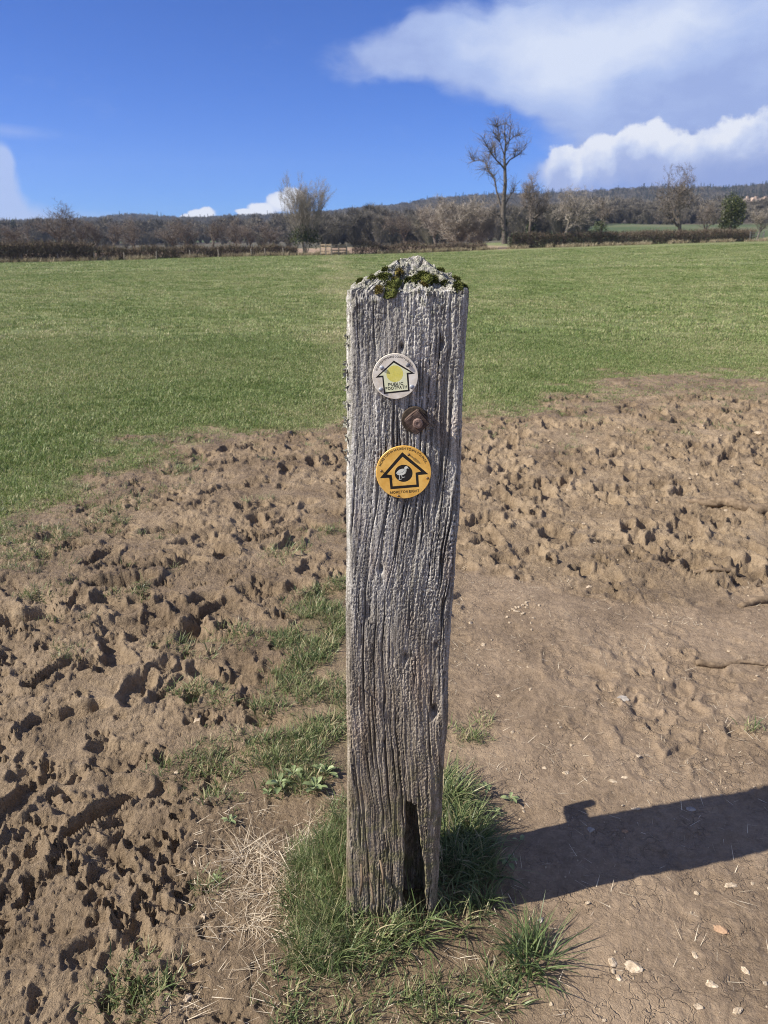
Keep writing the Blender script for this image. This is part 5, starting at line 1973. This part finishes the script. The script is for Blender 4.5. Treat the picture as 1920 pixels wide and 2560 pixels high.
def woods():
    rs = np.random.RandomState(21)
    pr = [proto('wood_tree', far_tree_mesh(500 + i), M['wood_twig']) for i in range(6)]
    cf = [proto('wood_conifer', far_tree_mesh(520 + i, 260, True), M['conifer']) for i in range(3)]
    n = 26000
    Y = 300 + 830 * rs.rand(n) ** 0.75
    X = (rs.rand(n) * 2 - 1) * (0.60 * Y + 30)
    keep = wood_mask(X, Y)
    # thin out the part nobody sees behind the front rows
    keep &= rs.rand(n) < np.where(Y > 930, 1.0, 0.55)
    X, Y = X[keep], Y[keep]
    Z = hill_height(X, Y)
    p = px_of(X, Y)
    pc = np.where((p > 1470) & (Y > 780), 0.5, 0.0) + np.where((p > 1130) & (p < 1420) & (Y > 960), .35, 0) + np.where(Y > 900, .04, 0)
    pc = pc * (fbm(X * .02, Y * .02, 2, 23) > -0.15)
    isc = rs.rand(len(X)) < pc
    H = 7.0 + 4.5 * rs.rand(len(X)) ** 1.5
    pts = np.stack([X, Y, Z - .3], -1)
    rot = np.stack([np.zeros(len(X)), np.zeros(len(X)), rs.rand(len(X)) * 6.28], -1)
    sc3 = np.stack([H * (1.0 + .3 * rs.rand(len(X))), H * (1.0 + .3 * rs.rand(len(X))), H], -1)
    scatter('hillside_wood', 'brown leafless wood covering the far hillside', pts[~isc], rot[~isc], sc3[~isc], pr, 5, 'wood')
    scc = np.stack([H, H, H * 1.3], -1)
    scatter('conifer_wood', 'dark conifers along the far ridge', pts[isc], rot[isc], scc[isc], cf, 6, 'wood')
    # nearer belt of trees between the fields
    lim = [TREES[k] for k in ('oak1', 'oak3', 'ash1', 'ash2')]
    X, Y, H, Z = [], [], [], []

    def belt(n, p0, p1, y0, y1, t0, t1):
        for k in range(n):
            px, y = rs.uniform(p0, p1), rs.uniform(y0, y1)
            q = at(px, rs.uniform(t0, t1), y)
            zb = base_z(q.x, y)
            X.append(q.x)
            Y.append(y)
            Z.append(zb)
            H.append(max(3.0, q.z - zb))
    belt(60, 780, 1140, 190, 300, 528, 556)
    belt(26, 900, 1300, 230, 330, 510, 540)
    belt(46, 1290, 1480, 170, 300, 505, 535)
    belt(34, 1480, 1960, 300, 360, 505, 532)
    belt(34, -60, 760, 180, 300, 572, 590)
    X, Y, H, Z = (np.array(v) for v in (X, Y, H, Z))
    n = len(X)
    pr2 = [proto('belt_tree', far_tree_mesh(540 + i, 4500, False, 0.0042), M['wood_twig']) for i in range(5)]
    scatter('tree_belt', 'belt of leafless brown trees between the field and the hill', np.stack([X, Y, Z - .2], -1), np.stack([0 * X, 0 * X, rs.rand(n) * 6.28], -1), np.stack([H * 1.15, H * 1.15, H], -1), pr2, 7, 'trees')


woods()

# ------------------------------------------------------------------ gates, fence posts, buildings
def box(x0, x1, y0, y1, z0, z1):
    v = [(x, y, z) for z in (z0, z1) for y in (y0, y1) for x in (x0, x1)]
    f = [(0, 2, 3, 1), (4, 5, 7, 6), (0, 1, 5, 4), (2, 6, 7, 3), (0, 4, 6, 2), (1, 3, 7, 5)]
    return v, f


def beam(name, a, b, w, h, mat, parent):
    a, b = Vector(a), Vector(b)
    d = (b - a)
    L = d.length
    d.normalize()
    s = d.cross(Vector((0, 0, 1)))
    if s.length < 1e-4:
        s = Vector((1, 0, 0))
    s.normalize()
    u = s.cross(d)
    v = []
    for p in (a, b):
        for i, j in ((-1, -1), (1, -1), (1, 1), (-1, 1)):
            v.append(p + s * (i * w / 2) + u * (j * h / 2))
    f = [(0, 1, 2, 3), (7, 6, 5, 4), (0, 4, 5, 1), (1, 5, 6, 2), (2, 6, 7, 3), (3, 7, 4, 0)]
    return link(name, mesh(name, v, f), mat, parent)


def wooden_gate():
    Y = 84.0
    c = at(832, 632, Y)
    zb = hz(c.x, Y) - .05
    root = empty('wooden_gate', (c.x, Y, zb))
    tag(root, 'wooden field gate and railings in the gap beside the many-stemmed tree', 'gate')

    def X(px):
        return at(px, 620, Y).x - c.x
    for px, h, dy in ((800, 1.35, .5), (815, 1.2, -.4), (830, 1.2, -.9), (847, 1.15, -.1), (866, 1.25, .3)):
        beam('post', (X(px), dy, 0), (X(px), dy, h), .13, .13, M['pale_post'], root)
    spans = ((800, .5, 815, -.4), (815, -.4, 830, -.9), (830, -.9, 847, -.1), (847, -.1, 866, .3))
    for a, ya, b, yb in spans:
        for z in (.28, .55, .82, 1.08):
            beam('rail', (X(a) + .05, ya, z), (X(b) - .05, yb, z), .05, .12, M['timber'], root)
    Y = 103.0
    c = at(1892, 590, Y)
    root = empty('field_gate', (c.x, Y, hz(c.x, Y)))
    tag(root, 'small grey field gate at the right end of the trimmed hedge', 'gate')
    for x in (-.85, .85):
        beam('post', (x, 0, 0), (x, 0, 1.2), .12, .12, M['grey_metal'], root)
    for z in (.3, .55, .8, 1.05):
        beam('rail', (-.8, 0, z), (.8, 0, z), .05, .06, M['grey_metal'], root)


wooden_gate()

fp = [(55, 650, 'first from the left edge'), (145, 648, 'second from the left edge'), (236, 645, 'third from the left edge'), (310, 642, 'fourth from the left'),
      (391, 639, 'fifth from the left'), (475, 636, 'sixth from the left'), (546, 634, 'seventh from the left'), (628, 631, 'third left of the many-stemmed tree'),
      (662, 630, 'second to the left of the many-stemmed tree'), (708, 629, 'next to the many-stemmed tree')]
for px, py, lab in fp:
    Y = 76.5 + 8.5 * px / 750
    p = at(px, py, Y)
    root = empty('fence_post', (p.x, Y, hz(p.x, Y) - .1))
    tag(root, 'pale fence post before the left hedge, ' + lab, 'fence post', 'fence posts along the left hedge')
    v, f = tube([(0, 0, 0), (.01, 0, .4), (.02 * math.sin(px), .01, .82), (.02 * math.sin(px), .01, .87)], [.06, .058, .056, .03], 8)
    link('stake', mesh('stake', v, f), M['pale_post'], root)


def houses():
    Y = 430.0
    c = at(1915, 522, Y)
    root = empty('mansion', (c.x, Y, c.z - 1.0))
    tag(root, 'pinkish stone mansion with chimneys at the right edge below the wood', 'house')
    w = 11.0
    v, f = box(-w, w, 0, 8, -6, 4.2)
    link('wall', mesh('wall', v, f), M['stone_wall'], root)
    rv = [(-w - .2, -.3, 4.2), (w + .2, -.3, 4.2), (w + .2, 8.3, 4.2), (-w - .2, 8.3, 4.2), (-w + 1, 4, 6.4), (w - 1, 4, 6.4)]
    roof = link('roof', mesh('roof', rv, [(0, 1, 5, 4), (1, 2, 5), (2, 3, 4, 5), (3, 0, 4), (0, 3, 2, 1)]), M['slate'], root)
    for x in (-9, -4.5, .5, 5):
        v, f = box(x - .4, x + .4, 3.3, 4.6, 4.5, 7.3)
        link('chimney', mesh('chimney', v, f), M['stone_wall'], roof)
    for x in (-7.2, -1.5, 4.2):
        gv = [(x - 1.6, -.25, 4.0), (x + 1.6, -.25, 4.0), (x, -.25, 6.6), (x - 1.6, 3.5, 4.0), (x + 1.6, 3.5, 4.0), (x, 3.5, 6.6)]
        link('gable', mesh('gable', gv, [(0, 1, 2), (3, 5, 4), (0, 2, 5, 3), (1, 4, 5, 2), (0, 3, 4, 1)]), M['stone_wall'], root)
    for z in (-3.8, -.6, 2.2):
        for x in (-9.4, -7.2, -5, -2.8, -.6, 1.6, 3.8, 6, 8.4):
            v, f = box(x - .5, x + .5, -.06, .1, z, z + 1.6)
            link('window', mesh('window', v, f), M['window_glass'], root)
    Y = 640.0
    c = at(367, 577, Y)
    root = empty('white_house', (c.x, Y, c.z - .5), R(20))
    tag(root, 'tiny white house on the far left slope below the green pasture', 'house')
    v, f = box(-2.2, 2.2, 0, 6, -3, 3.6)
    link('wall', mesh('wall', v, f), M['white_wall'], root)
    rv = [(-2.4, -.2, 3.6), (2.4, -.2, 3.6), (0, -.2, 6.4), (-2.4, 6.2, 3.6), (2.4, 6.2, 3.6), (0, 6.2, 6.4)]
    link('gable', mesh('gable', [rv[0], rv[1], rv[2], (-2.4, .1, 3.6), (2.4, .1, 3.6), (0, .1, 6.4)], [(0, 1, 2), (3, 5, 4), (0, 2, 5, 3), (1, 4, 5, 2), (0, 3, 4, 1)]), M['white_wall'], root)
    link('roof', mesh('roof', [(-2.6, .15, 3.55), (0, .15, 6.6), (2.6, .15, 3.55), (-2.6, 6.3, 3.55), (0, 6.3, 6.6), (2.6, 6.3, 3.55)], [(0, 1, 4, 3), (1, 2, 5, 4), (0, 2, 1), (3, 4, 5), (0, 3, 5, 2)]), M['slate'], root)
    v, f = box(-.6, .6, -.1, .1, .5, 2.0)
    link('window', mesh('window', v, f), M['window_glass'], root)


houses()

# ------------------------------------------------------------------ foreground: grass, straw, plants, stones, roots
def poly_points(rs, poly, n, jitter=0.0):
    xs = np.array([p[0] for p in poly])
    ys = np.array([p[1] for p in poly])
    out = []
    x = xs.min() + (xs.max() - xs.min()) * rs.rand(n * 6)
    y = ys.min() + (ys.max() - ys.min()) * rs.rand(n * 6)
    k = in_poly(x, y, poly) > -jitter * rs.rand(n * 6)
    return x[k][:n], y[k][:n]


def outside_post(x, y, m=0.0):
    return ~((np.abs(x - 0.017) < HALF_W + m) & (y > POST_Y - m) & (y < POST_Y + POST_D + m))


def foreground_grass():
    rs = np.random.RandomState(61)
    long_ = [proto('long_tuft', blades('long_tuft', 26, .026, .04, .135, .0036, .65, 1.3, 6, 600 + i, (0.0, .98)), M['tuft_grass']) for i in range(6)]
    fine = [proto('fine_tuft', blades('fine_tuft', 34, .026, .03, .09, .0018, .45, .9, 5, 620 + i, (0.1, .95)), M['tuft_grass']) for i in range(5)]
    short = [proto('short_tuft', blades('short_tuft', 18, .028, .012, .045, .0026, .6, .9, 3, 640 + i, (0.05, 1.0)), M['tuft_grass']) for i in range(5)]
    # clump round the post
    x, y = poly_points(rs, CLUMP_POLY, 330, .02)
    keep = outside_post(x, y, .004)
    keep &= (fbm(x * 7, y * 7, 2, 64) > -0.34) & (rs.rand(len(x)) < np.where(y < 1.08, .55, .85))
    x, y = x[keep], y[keep]
    dist = np.hypot((x - .03) * .8, y - POST_Y)
    s = np.clip(0.92 - dist * 1.4, .32, .85) * (.7 + .5 * rs.rand(len(x)))
    rot = rand_rot(rs, len(x), .22)
    scatter('post_grass', 'long dark green grass growing round the foot of the post', np.stack([x, y, HT(x, y) - .004], -1), rot, s, long_, 11, 'grass')
    # fine bright grass at the left side of the clump
    pl = gpoly([(720, 2160), (860, 2060), (866, 2200), (850, 2380), (800, 2450), (745, 2430), (735, 2280)])
    x, y = poly_points(rs, pl, 170, .02)
    keep = outside_post(x, y, .004)
    x, y = x[keep], y[keep]
    scatter('fine_grass', 'fine bright green grass left of the foot of the post', np.stack([x, y, HT(x, y) - .004], -1), rand_rot(rs, len(x), .2), (.42 + .5 * rs.rand(len(x))) * np.where(y < 1.12, .75, 1.0), fine, 12, 'grass')
    # the grassy patch left of the post and sprigs in the mud
    x, y = poly_points(rs, PATCH_POLY, 2000, .08)
    keep = (fbm(x * 5, y * 5, 3, 65) > -0.06) & outside_post(x, y, .01)
    x, y = x[keep], y[keep]
    pts = [np.stack([x, y], -1)]
    spots = [(40, 1400, .25, 90), (20, 1340, .2, 80), (480, 1735, .07, 26), (540, 1750, .05, 16), (270, 1310, .1, 30), (150, 1340, .12, 30), (460, 1615, .12, 30), (600, 1600, .1, 30), (500, 1930, .12, 44), (510, 1890, .10, 30), (560, 2000, .06, 12),
             (95, 1490, .1, 26), (320, 2480, .07, 26), (360, 2500, .05, 16), (1190, 1840, .05, 9), (1150, 1830, .05, 8), (1210, 1790, .04, 5), (440, 1180, .12, 40), (300, 1270, .15, 40), (520, 2230, .05, 10), (1000, 2500, .13, 34), (1120, 2520, .10, 22), (850, 2530, .12, 28), (760, 2540, .08, 20),
             (1240, 2470, .05, 14), (1330, 2300, .03, 6), (1880, 1830, .03, 4), (330, 1480, .08, 16), (180, 1640, .06, 10), (700, 1380, .14, 30), (820, 1330, .12, 26)]
    ex, ey = sample_field(rs, 60000, 2.6, 9.0)
    ed = in_poly(ex, ey, FIELD_POLY)
    k = (ed > -1.2) & (ed < 0.7) & (fbm(ex * 2.6, ey * 2.6, 4, 97, .6) > 0.16 - 0.22 * (ed + 0.6)) & (rs.rand(len(ex)) < .16)
    pts.append(np.stack([ex[k], ey[k]], -1))
    for px, py, r, n in spots:
        gx, gy = G(px, py)
        pts.append(np.stack([gx + rs.randn(n) * r * .5, gy + rs.randn(n) * r * .5], -1))
    P = np.concatenate(pts)
    x, y = P[:, 0], P[:, 1]
    scatter('patch_grass', 'patchy short grass in the mud left of the post', np.stack([x, y, HT(x, y) - .003], -1), rand_rot(rs, len(x), .25), .55 + .8 * rs.rand(len(x)), short, 13, 'grass')
    # grass at the back right of the post
    pl = gpoly([(1100, 1930), (1150, 2010), (1200, 2100), (1230, 2190), (1120, 2230), (1100, 2100)])
    x, y = poly_points(rs, pl, 90, .02)
    keep = outside_post(x, y, .004)
    x, y = x[keep], y[keep]
    scatter('shaded_grass', 'long grass in the shade right of the post', np.stack([x, y, HT(x, y) - .004], -1), rand_rot(rs, len(x), .25), .6 + .5 * rs.rand(len(x)), long_, 14, 'grass')


foreground_grass()


def straw():
    rs = np.random.RandomState(71)
    pr = [proto('straw_lock', blades('straw_lock', 15, .035, .03, .12, .0016, .0, .22, 6, 700 + i, (0, 1), flat=1.47), M['straw']) for i in range(6)]
    x, y = poly_points(rs, STRAW_POLY, 66, .05)
    d = in_poly(x, y, STRAW_POLY)
    keep = rs.rand(len(x)) < np.clip(.3 + d * 9, .15, 1)
    x, y = x[keep], y[keep]
    z = HT(x, y) + .001 + .006 * rs.rand(len(x))
    scatter('straw', 'pale dead grass lying left of the foot of the post', np.stack([x, y, z], -1), rand_rot(rs, len(x), .10), .6 + .6 * rs.rand(len(x)), pr, 15, 'straw')
    bit = [proto('straw_bit', blades('straw_bit', 3, .03, .015, .06, .0016, .0, .15, 3, 720 + i, (0, 1), flat=1.45), M['straw']) for i in range(6)]
    pl = gpoly([(500, 1950), (860, 1950), (1300, 2300), (1250, 2600), (400, 2600), (420, 2300)])
    x, y = poly_points(rs, pl, 360, .0)
    x2, y2 = poly_points(rs, PATH_POLY, 800, .0)
    x, y = np.concatenate([x, x2]), np.concatenate([y, y2])
    k = outside_post(x, y, .01)
    x, y = x[k], y[k]
    scatter('straw_litter', 'short bits of straw strewn over the bare path', np.stack([x, y, HT(x, y) + .002], -1), rand_rot(rs, len(x), .06), .5 + .7 * rs.rand(len(x)), bit, 16, 'straw')


straw()


def leaf_mesh(L, W, seed, droop=0.5):
    rs = random.Random(seed)
    nu, nv = 9, 5
    V, Fs = [], []
    a = rs.uniform(.5, .9)
    x = z = 0.0
    for i in range(nu):
        t = i / (nu - 1)
        w = W * (0.16 + 0.84 * math.sin(min(1, max(0, (t - .22) / .78)) * math.pi) ** .75 if t > .22 else .16)
        for j in range(nv):
            s = (j / (nv - 1) - .5) * 2
            V.append((x, s * w * .5, z + abs(s) ** 1.5 * w * .22 + .0012 * math.sin(i * 2.1 + j * 1.7)))
        ang = a - droop * 2.0 * t
        x += math.cos(ang) * L / (nu - 1)
        z += math.sin(ang) * L / (nu - 1)
    for i in range(nu - 1):
        for j in range(nv - 1):
            k = i * nv + j
            Fs.append((k, k + nv, k + nv + 1, k + 1))
    me = mesh('leaf', V, Fs, True)
    fattr(me, 'tint', np.full(len(V), rs.random()))
    me.materials.append(M['leaf'])
    return me


def rosettes():
    leaves = [leaf_mesh(.062, .026, 800 + i, rs_) for i, rs_ in enumerate((.35, .5, .6, .45, .7))]
    rs = random.Random(8)
    lst = [(788, 1985, 1.05, 9, 'fresh pale green rosette plant beside the left edge of the post'), (700, 1975, .95, 8, 'pale green rosette plant left of the one beside the post'), (672, 1992, .6, 4, 'small two-leaved seedling at the left end of the rosettes'),
           (815, 1945, .95, 7, 'leafy rosette plant half hidden in grass just left of the post'), (735, 1950, .8, 6, 'leafy rosette plant in grass behind the pale pair'),
           (1216, 1978, .62, 5, 'flat grey-green rosette plant by the grass right of the post'), (1276, 2000, .62, 6, 'small rosette plant with upright round leaf, farthest right'), (1237, 2032, .5, 4, 'tiny seedling between the rosettes right of the post'),
           (1200, 2045, .65, 5, 'rosette plant with yellowish leaf beside the grass right of the post'), (1298, 2100, .5, 3, 'single green leaf plant on the upper edge of the post shadow'), (1272, 2160, .65, 5, 'grey-green rosette plant inside the post shadow'),
           (790, 2215, .7, 6, 'silvery leaved plant in the bright grass left of the foot'), (575, 2065, .55, 5, 'small pale seedling in the mud beyond the straw'), (540, 2200, .4, 4, 'tiny seedling in the mud left of the straw')]
    for px, py, s, n, lab in lst:
        s *= .74
        gx, gy = G(px, py)
        root = empty('rosette_plant', (gx, gy, hz(gx, gy) + .002), rs.uniform(0, 6))
        tag(root, lab, 'plant', 'small rosette plants round the post')
        for k in range(n):
            a = 2 * math.pi * (k * .382 + rs.uniform(-.05, .05))
            q = s * (1 - .35 * k / n) * rs.uniform(.8, 1.15)
            link('leaf', leaves[rs.randrange(5)], None, root, (0, 0, .002 * k), (rs.uniform(-.25, .25), -.25 * k / n + rs.uniform(-.15, .1), a), q)


rosettes()


def tufts():
    for px, py, n, h, seed, lab in ((1330, 2395, 190, .135, 41, 'dark green grass tuft splaying over the path, right of the clump'),
                                    (1255, 2490, 80, .07, 42, 'thin half-dead grass tuft at the bottom, below the splaying tuft'),
                                    (345, 2490, 40, .07, 43, 'small lone grass tuft in the mud at the lower left')):
        gx, gy = G(px, py)
        root = empty('grass_tuft', (gx, gy, hz(gx, gy) - .004))
        tag(root, lab, 'grass tuft')
        o = link('blades', blades('tuft_blades', n, .045, h * .4, h, .0034, .65, 1.1, 6, seed, (0.0, .75 if seed == 41 else 1.0)), M['tuft_grass'], root)
        o['kind'] = 'stuff'


tufts()


def stone_mesh(seed, sx, sy, sz):
    rs = np.random.RandomState(seed)
    bm = bmesh.new()
    bmesh.ops.create_icosphere(bm, subdivisions=3, radius=1)
    cuts = [(Vector(rs.randn(3)).normalized(), rs.uniform(.45, .85)) for _ in range(9)]
    for v in bm.verts:
        p = v.co.copy()
        for n, d in cuts:
            k = p.dot(n) - d
            if k > 0:
                p -= n * k * .9
        p *= 1 + .09 * rs.randn()
        v.co = Vector((p.x * sx, p.y * sy, p.z * sz))
    me = bpy.data.meshes.new('stone')
    bm.to_mesh(me)
    bm.free()
    return me


def stones():
    lst = [(1802, 2328, .020, .014, .010, 'orange_stone', 'smooth orange stone on the path at the right'), (1585, 2420, .024, .018, .008, 'pebble', 'large flaky whitish stone on the path below the shadow'),
           (1533, 2408, .017, .013, .007, 'pebble', 'pale stone just left of the flaky whitish one'), (1548, 2446, .010, .008, .006, 'pebble', 'small white stone below the flaky whitish one'),
           (1738, 2390, .007, .014, .005, 'pebble', 'narrow white stone left of the right-hand chips, below the orange stone'), (1865, 2428, .008, .016, .006, 'pebble', 'slim pale stone at the right edge below the orange stone'),
           (1778, 2468, .017, .009, .006, 'pebble', 'flat white stone near the lower right corner'), (1828, 2215, .017, .010, .006, 'pebble', 'bone-coloured long stone right of the path, below the shadow'),
           (1845, 2530, .016, .008, .006, 'pebble', 'yellowish long stone in the lower right corner'), (1745, 2525, .013, .008, .006, 'pebble', 'curved cream stone at the bottom, left of the yellowish one'),
           (1478, 2075, .012, .010, .008, 'grey_stone', 'grey stone on the upper edge of the shadow below the hook shadow'), (1562, 2078, .010, .009, .008, 'orange_stone', 'round brown stone inside the shadow beside the grey one'),
           (1728, 2020, .015, .010, .007, 'grey_stone', 'angular reddish stone on the upper edge of the shadow'), (1590, 2022, .016, .008, .005, 'pebble', 'flat pale stone above the shadow right of the hook shadow'),
           (1530, 1958, .017, .008, .005, 'pebble', 'long pale stone upper one of a pair above the shadow'), (1562, 1948, .014, .007, .005, 'pebble', 'long pale stone right one of a pair above the shadow'),
           (1415, 1928, .013, .009, .007, 'pebble', 'yellowish stone with a twig across it, above the shadow'), (1361, 1918, .009, .008, .006, 'pebble', 'rounded white pebble between plants and shadow'),
           (1595, 1894, .012, .008, .005, 'pebble', 'flat white chip in the middle of the path'), (1555, 1750, .024, .018, .012, 'grey_stone', 'large grey-white stone in the rough middle of the path'),
           (1176, 1557, .011, .010, .009, 'pebble', 'pale round stone right of the post, farther one'), (1208, 1610, .011, .010, .009, 'pebble', 'pale round stone right of the post, nearer one'),
           (1245, 1735, .011, .009, .006, 'pebble', 'pale triangular chip near the right side of the post'), (1290, 1530, .012, .009, .007, 'pebble', 'cream stone at the head of the pebble cluster behind the post'),
           (1475, 1470, .018, .014, .008, 'pebble', 'broken whitish stone where the path meets the churned mud'), (440, 1935, .009, .008, .006, 'pebble', 'white pebble in the mud left of the grass patch'),
           (495, 1800, .014, .055, .006, 'pebble', 'long pale smear of clay stone in the mud on the left'), (470, 2505, .012, .011, .007, 'pebble', 'pale stone in the bottom left mud'), (510, 2300, .008, .008, .006, 'pebble', 'small white stone beside the straw'),
           (1352, 2296, .010, .010, .007, 'grey_stone', 'brown stone by the grass at the lower edge of the shadow'), (1898, 1085, .045, .03, .022, 'pebble', 'pale round stone at the right edge of the churned mud')]
    for i, (px, py, a, b, c, mt, lab) in enumerate(lst):
        gx, gy = G(px, py)
        o = link('stone', stone_mesh(900 + i, a * .85, b * .85, c * .8), M[mt], None, (gx, gy, hz(gx, gy) + c * .08), (0, 0, -.5 + (i * 1.37) % 1.0))
        tag(o, lab, 'stone')
    rs = np.random.RandomState(88)
    pr = []
    for i in range(5):
        me = stone_mesh(950 + i, 1, .8, .55)
        pr.append(proto('chip', me, M['pebble']))
    x, y = poly_points(rs, PATH_POLY, 620)
    pl = gpoly([(1200, 1100), (1800, 1060), (1920, 1250), (1500, 1480), (1180, 1480)])
    x2, y2 = poly_points(rs, pl, 150)
    pl = gpoly([(1260, 1515), (1330, 1510), (1340, 1560), (1270, 1560)])
    x3, y3 = poly_points(rs, pl, 14)
    x, y = np.concatenate([x, x2, x3]), np.concatenate([y, y2, y3])
    s = .0018 + .005 * rs.rand(len(x)) ** 2.6
    s[620:770] *= 2.0
    s[-14:] = .008
    scatter('gravel', 'scattered pale stone chips on the path and churned mud', np.stack([x, y, HT(x, y) + s * .2], -1), rand_rot(rs, len(x), .3), s, pr, 17, 'gravel')


stones()


def roots():
    def gpt(px, py, dz=0.0):
        x, y = G(px, py)
        return Vector((x, y, hz(x, y) + dz))
    defs = [('tree_root', 'thick muddy root lying across the churned mud at the right edge', [(1710, 1262, -.01), (1760, 1268, .012), (1810, 1272, .022), (1850, 1282, .02), (1890, 1286, .022), (1940, 1284, .02), (2020, 1280, -.02)], [.010, .026, .032, .030, .036, .034, .03]),
            ('fallen_branch', 'broken stick with pale end on the smooth path at right', [(1738, 1660, .008), (1760, 1663, .010), (1800, 1666, .006), (1850, 1662, .004), (1900, 1666, .004), (1960, 1670, .0)], [.011, .013, .010, .007, .006, .004]),
            ('fallen_branch', 'thin stick in the churned mud below the thick root', [(1730, 1430, .004), (1770, 1432, .012), (1820, 1434, .012), (1860, 1428, .004)], [.007, .010, .009, .006]),
            ('tree_root', 'pale root end on the right edge between churned mud and path', [(1850, 1515, .0), (1890, 1506, .012), (1940, 1502, .012), (1990, 1498, 0)], [.012, .016, .018, .014])]
    for nm, lab, pts, rad in defs:
        P = [gpt(a, b, c + .001) for a, b, c in pts]
        # resample for a knobbly surface
        Q, Rr = [], []
        rs = random.Random(len(lab))
        for i in range(len(P) - 1):
            for k in range(5):
                t = k / 5
                Q.append(P[i].lerp(P[i + 1], t) + Vector((rs.uniform(-1, 1), rs.uniform(-1, 1), rs.uniform(-1, 1))) * rad[i] * .15)
                Rr.append((rad[i] * (1 - t) + rad[i + 1] * t) * rs.uniform(.88, 1.1))
        Q.append(P[-1])
        Rr.append(rad[-1])
        c = P[len(P) // 2]
        v, f = tube([q - c for q in Q], Rr, 10)
        o = link(nm, mesh(nm, v, f, True), M['root'], None, c)
        tag(o, lab, 'root' if 'root' in nm else 'stick')


roots()


# ------------------------------------------------------------------ haze
def haze():
    v, f = box(-1700, 1700, -60, 1700, -8, 150)
    m = bpy.data.materials.new('haze')
    m.use_nodes = True
    t = NT(m.node_tree)
    out = t.n('ShaderNodeOutputMaterial')
    pv = t.n('ShaderNodeVolumePrincipled')
    pv.inputs['Color'].default_value = (0.58, 0.72, 0.98, 1)
    pv.inputs['Density'].default_value = 0.00018
    pv.inputs['Anisotropy'].default_value = 0.2
    t.link(pv.outputs[0], out.inputs['Volume'])
    tag(link('haze', mesh('haze', v, f), m), 'thin haze over the far hill', None, None, 'stuff')


haze()
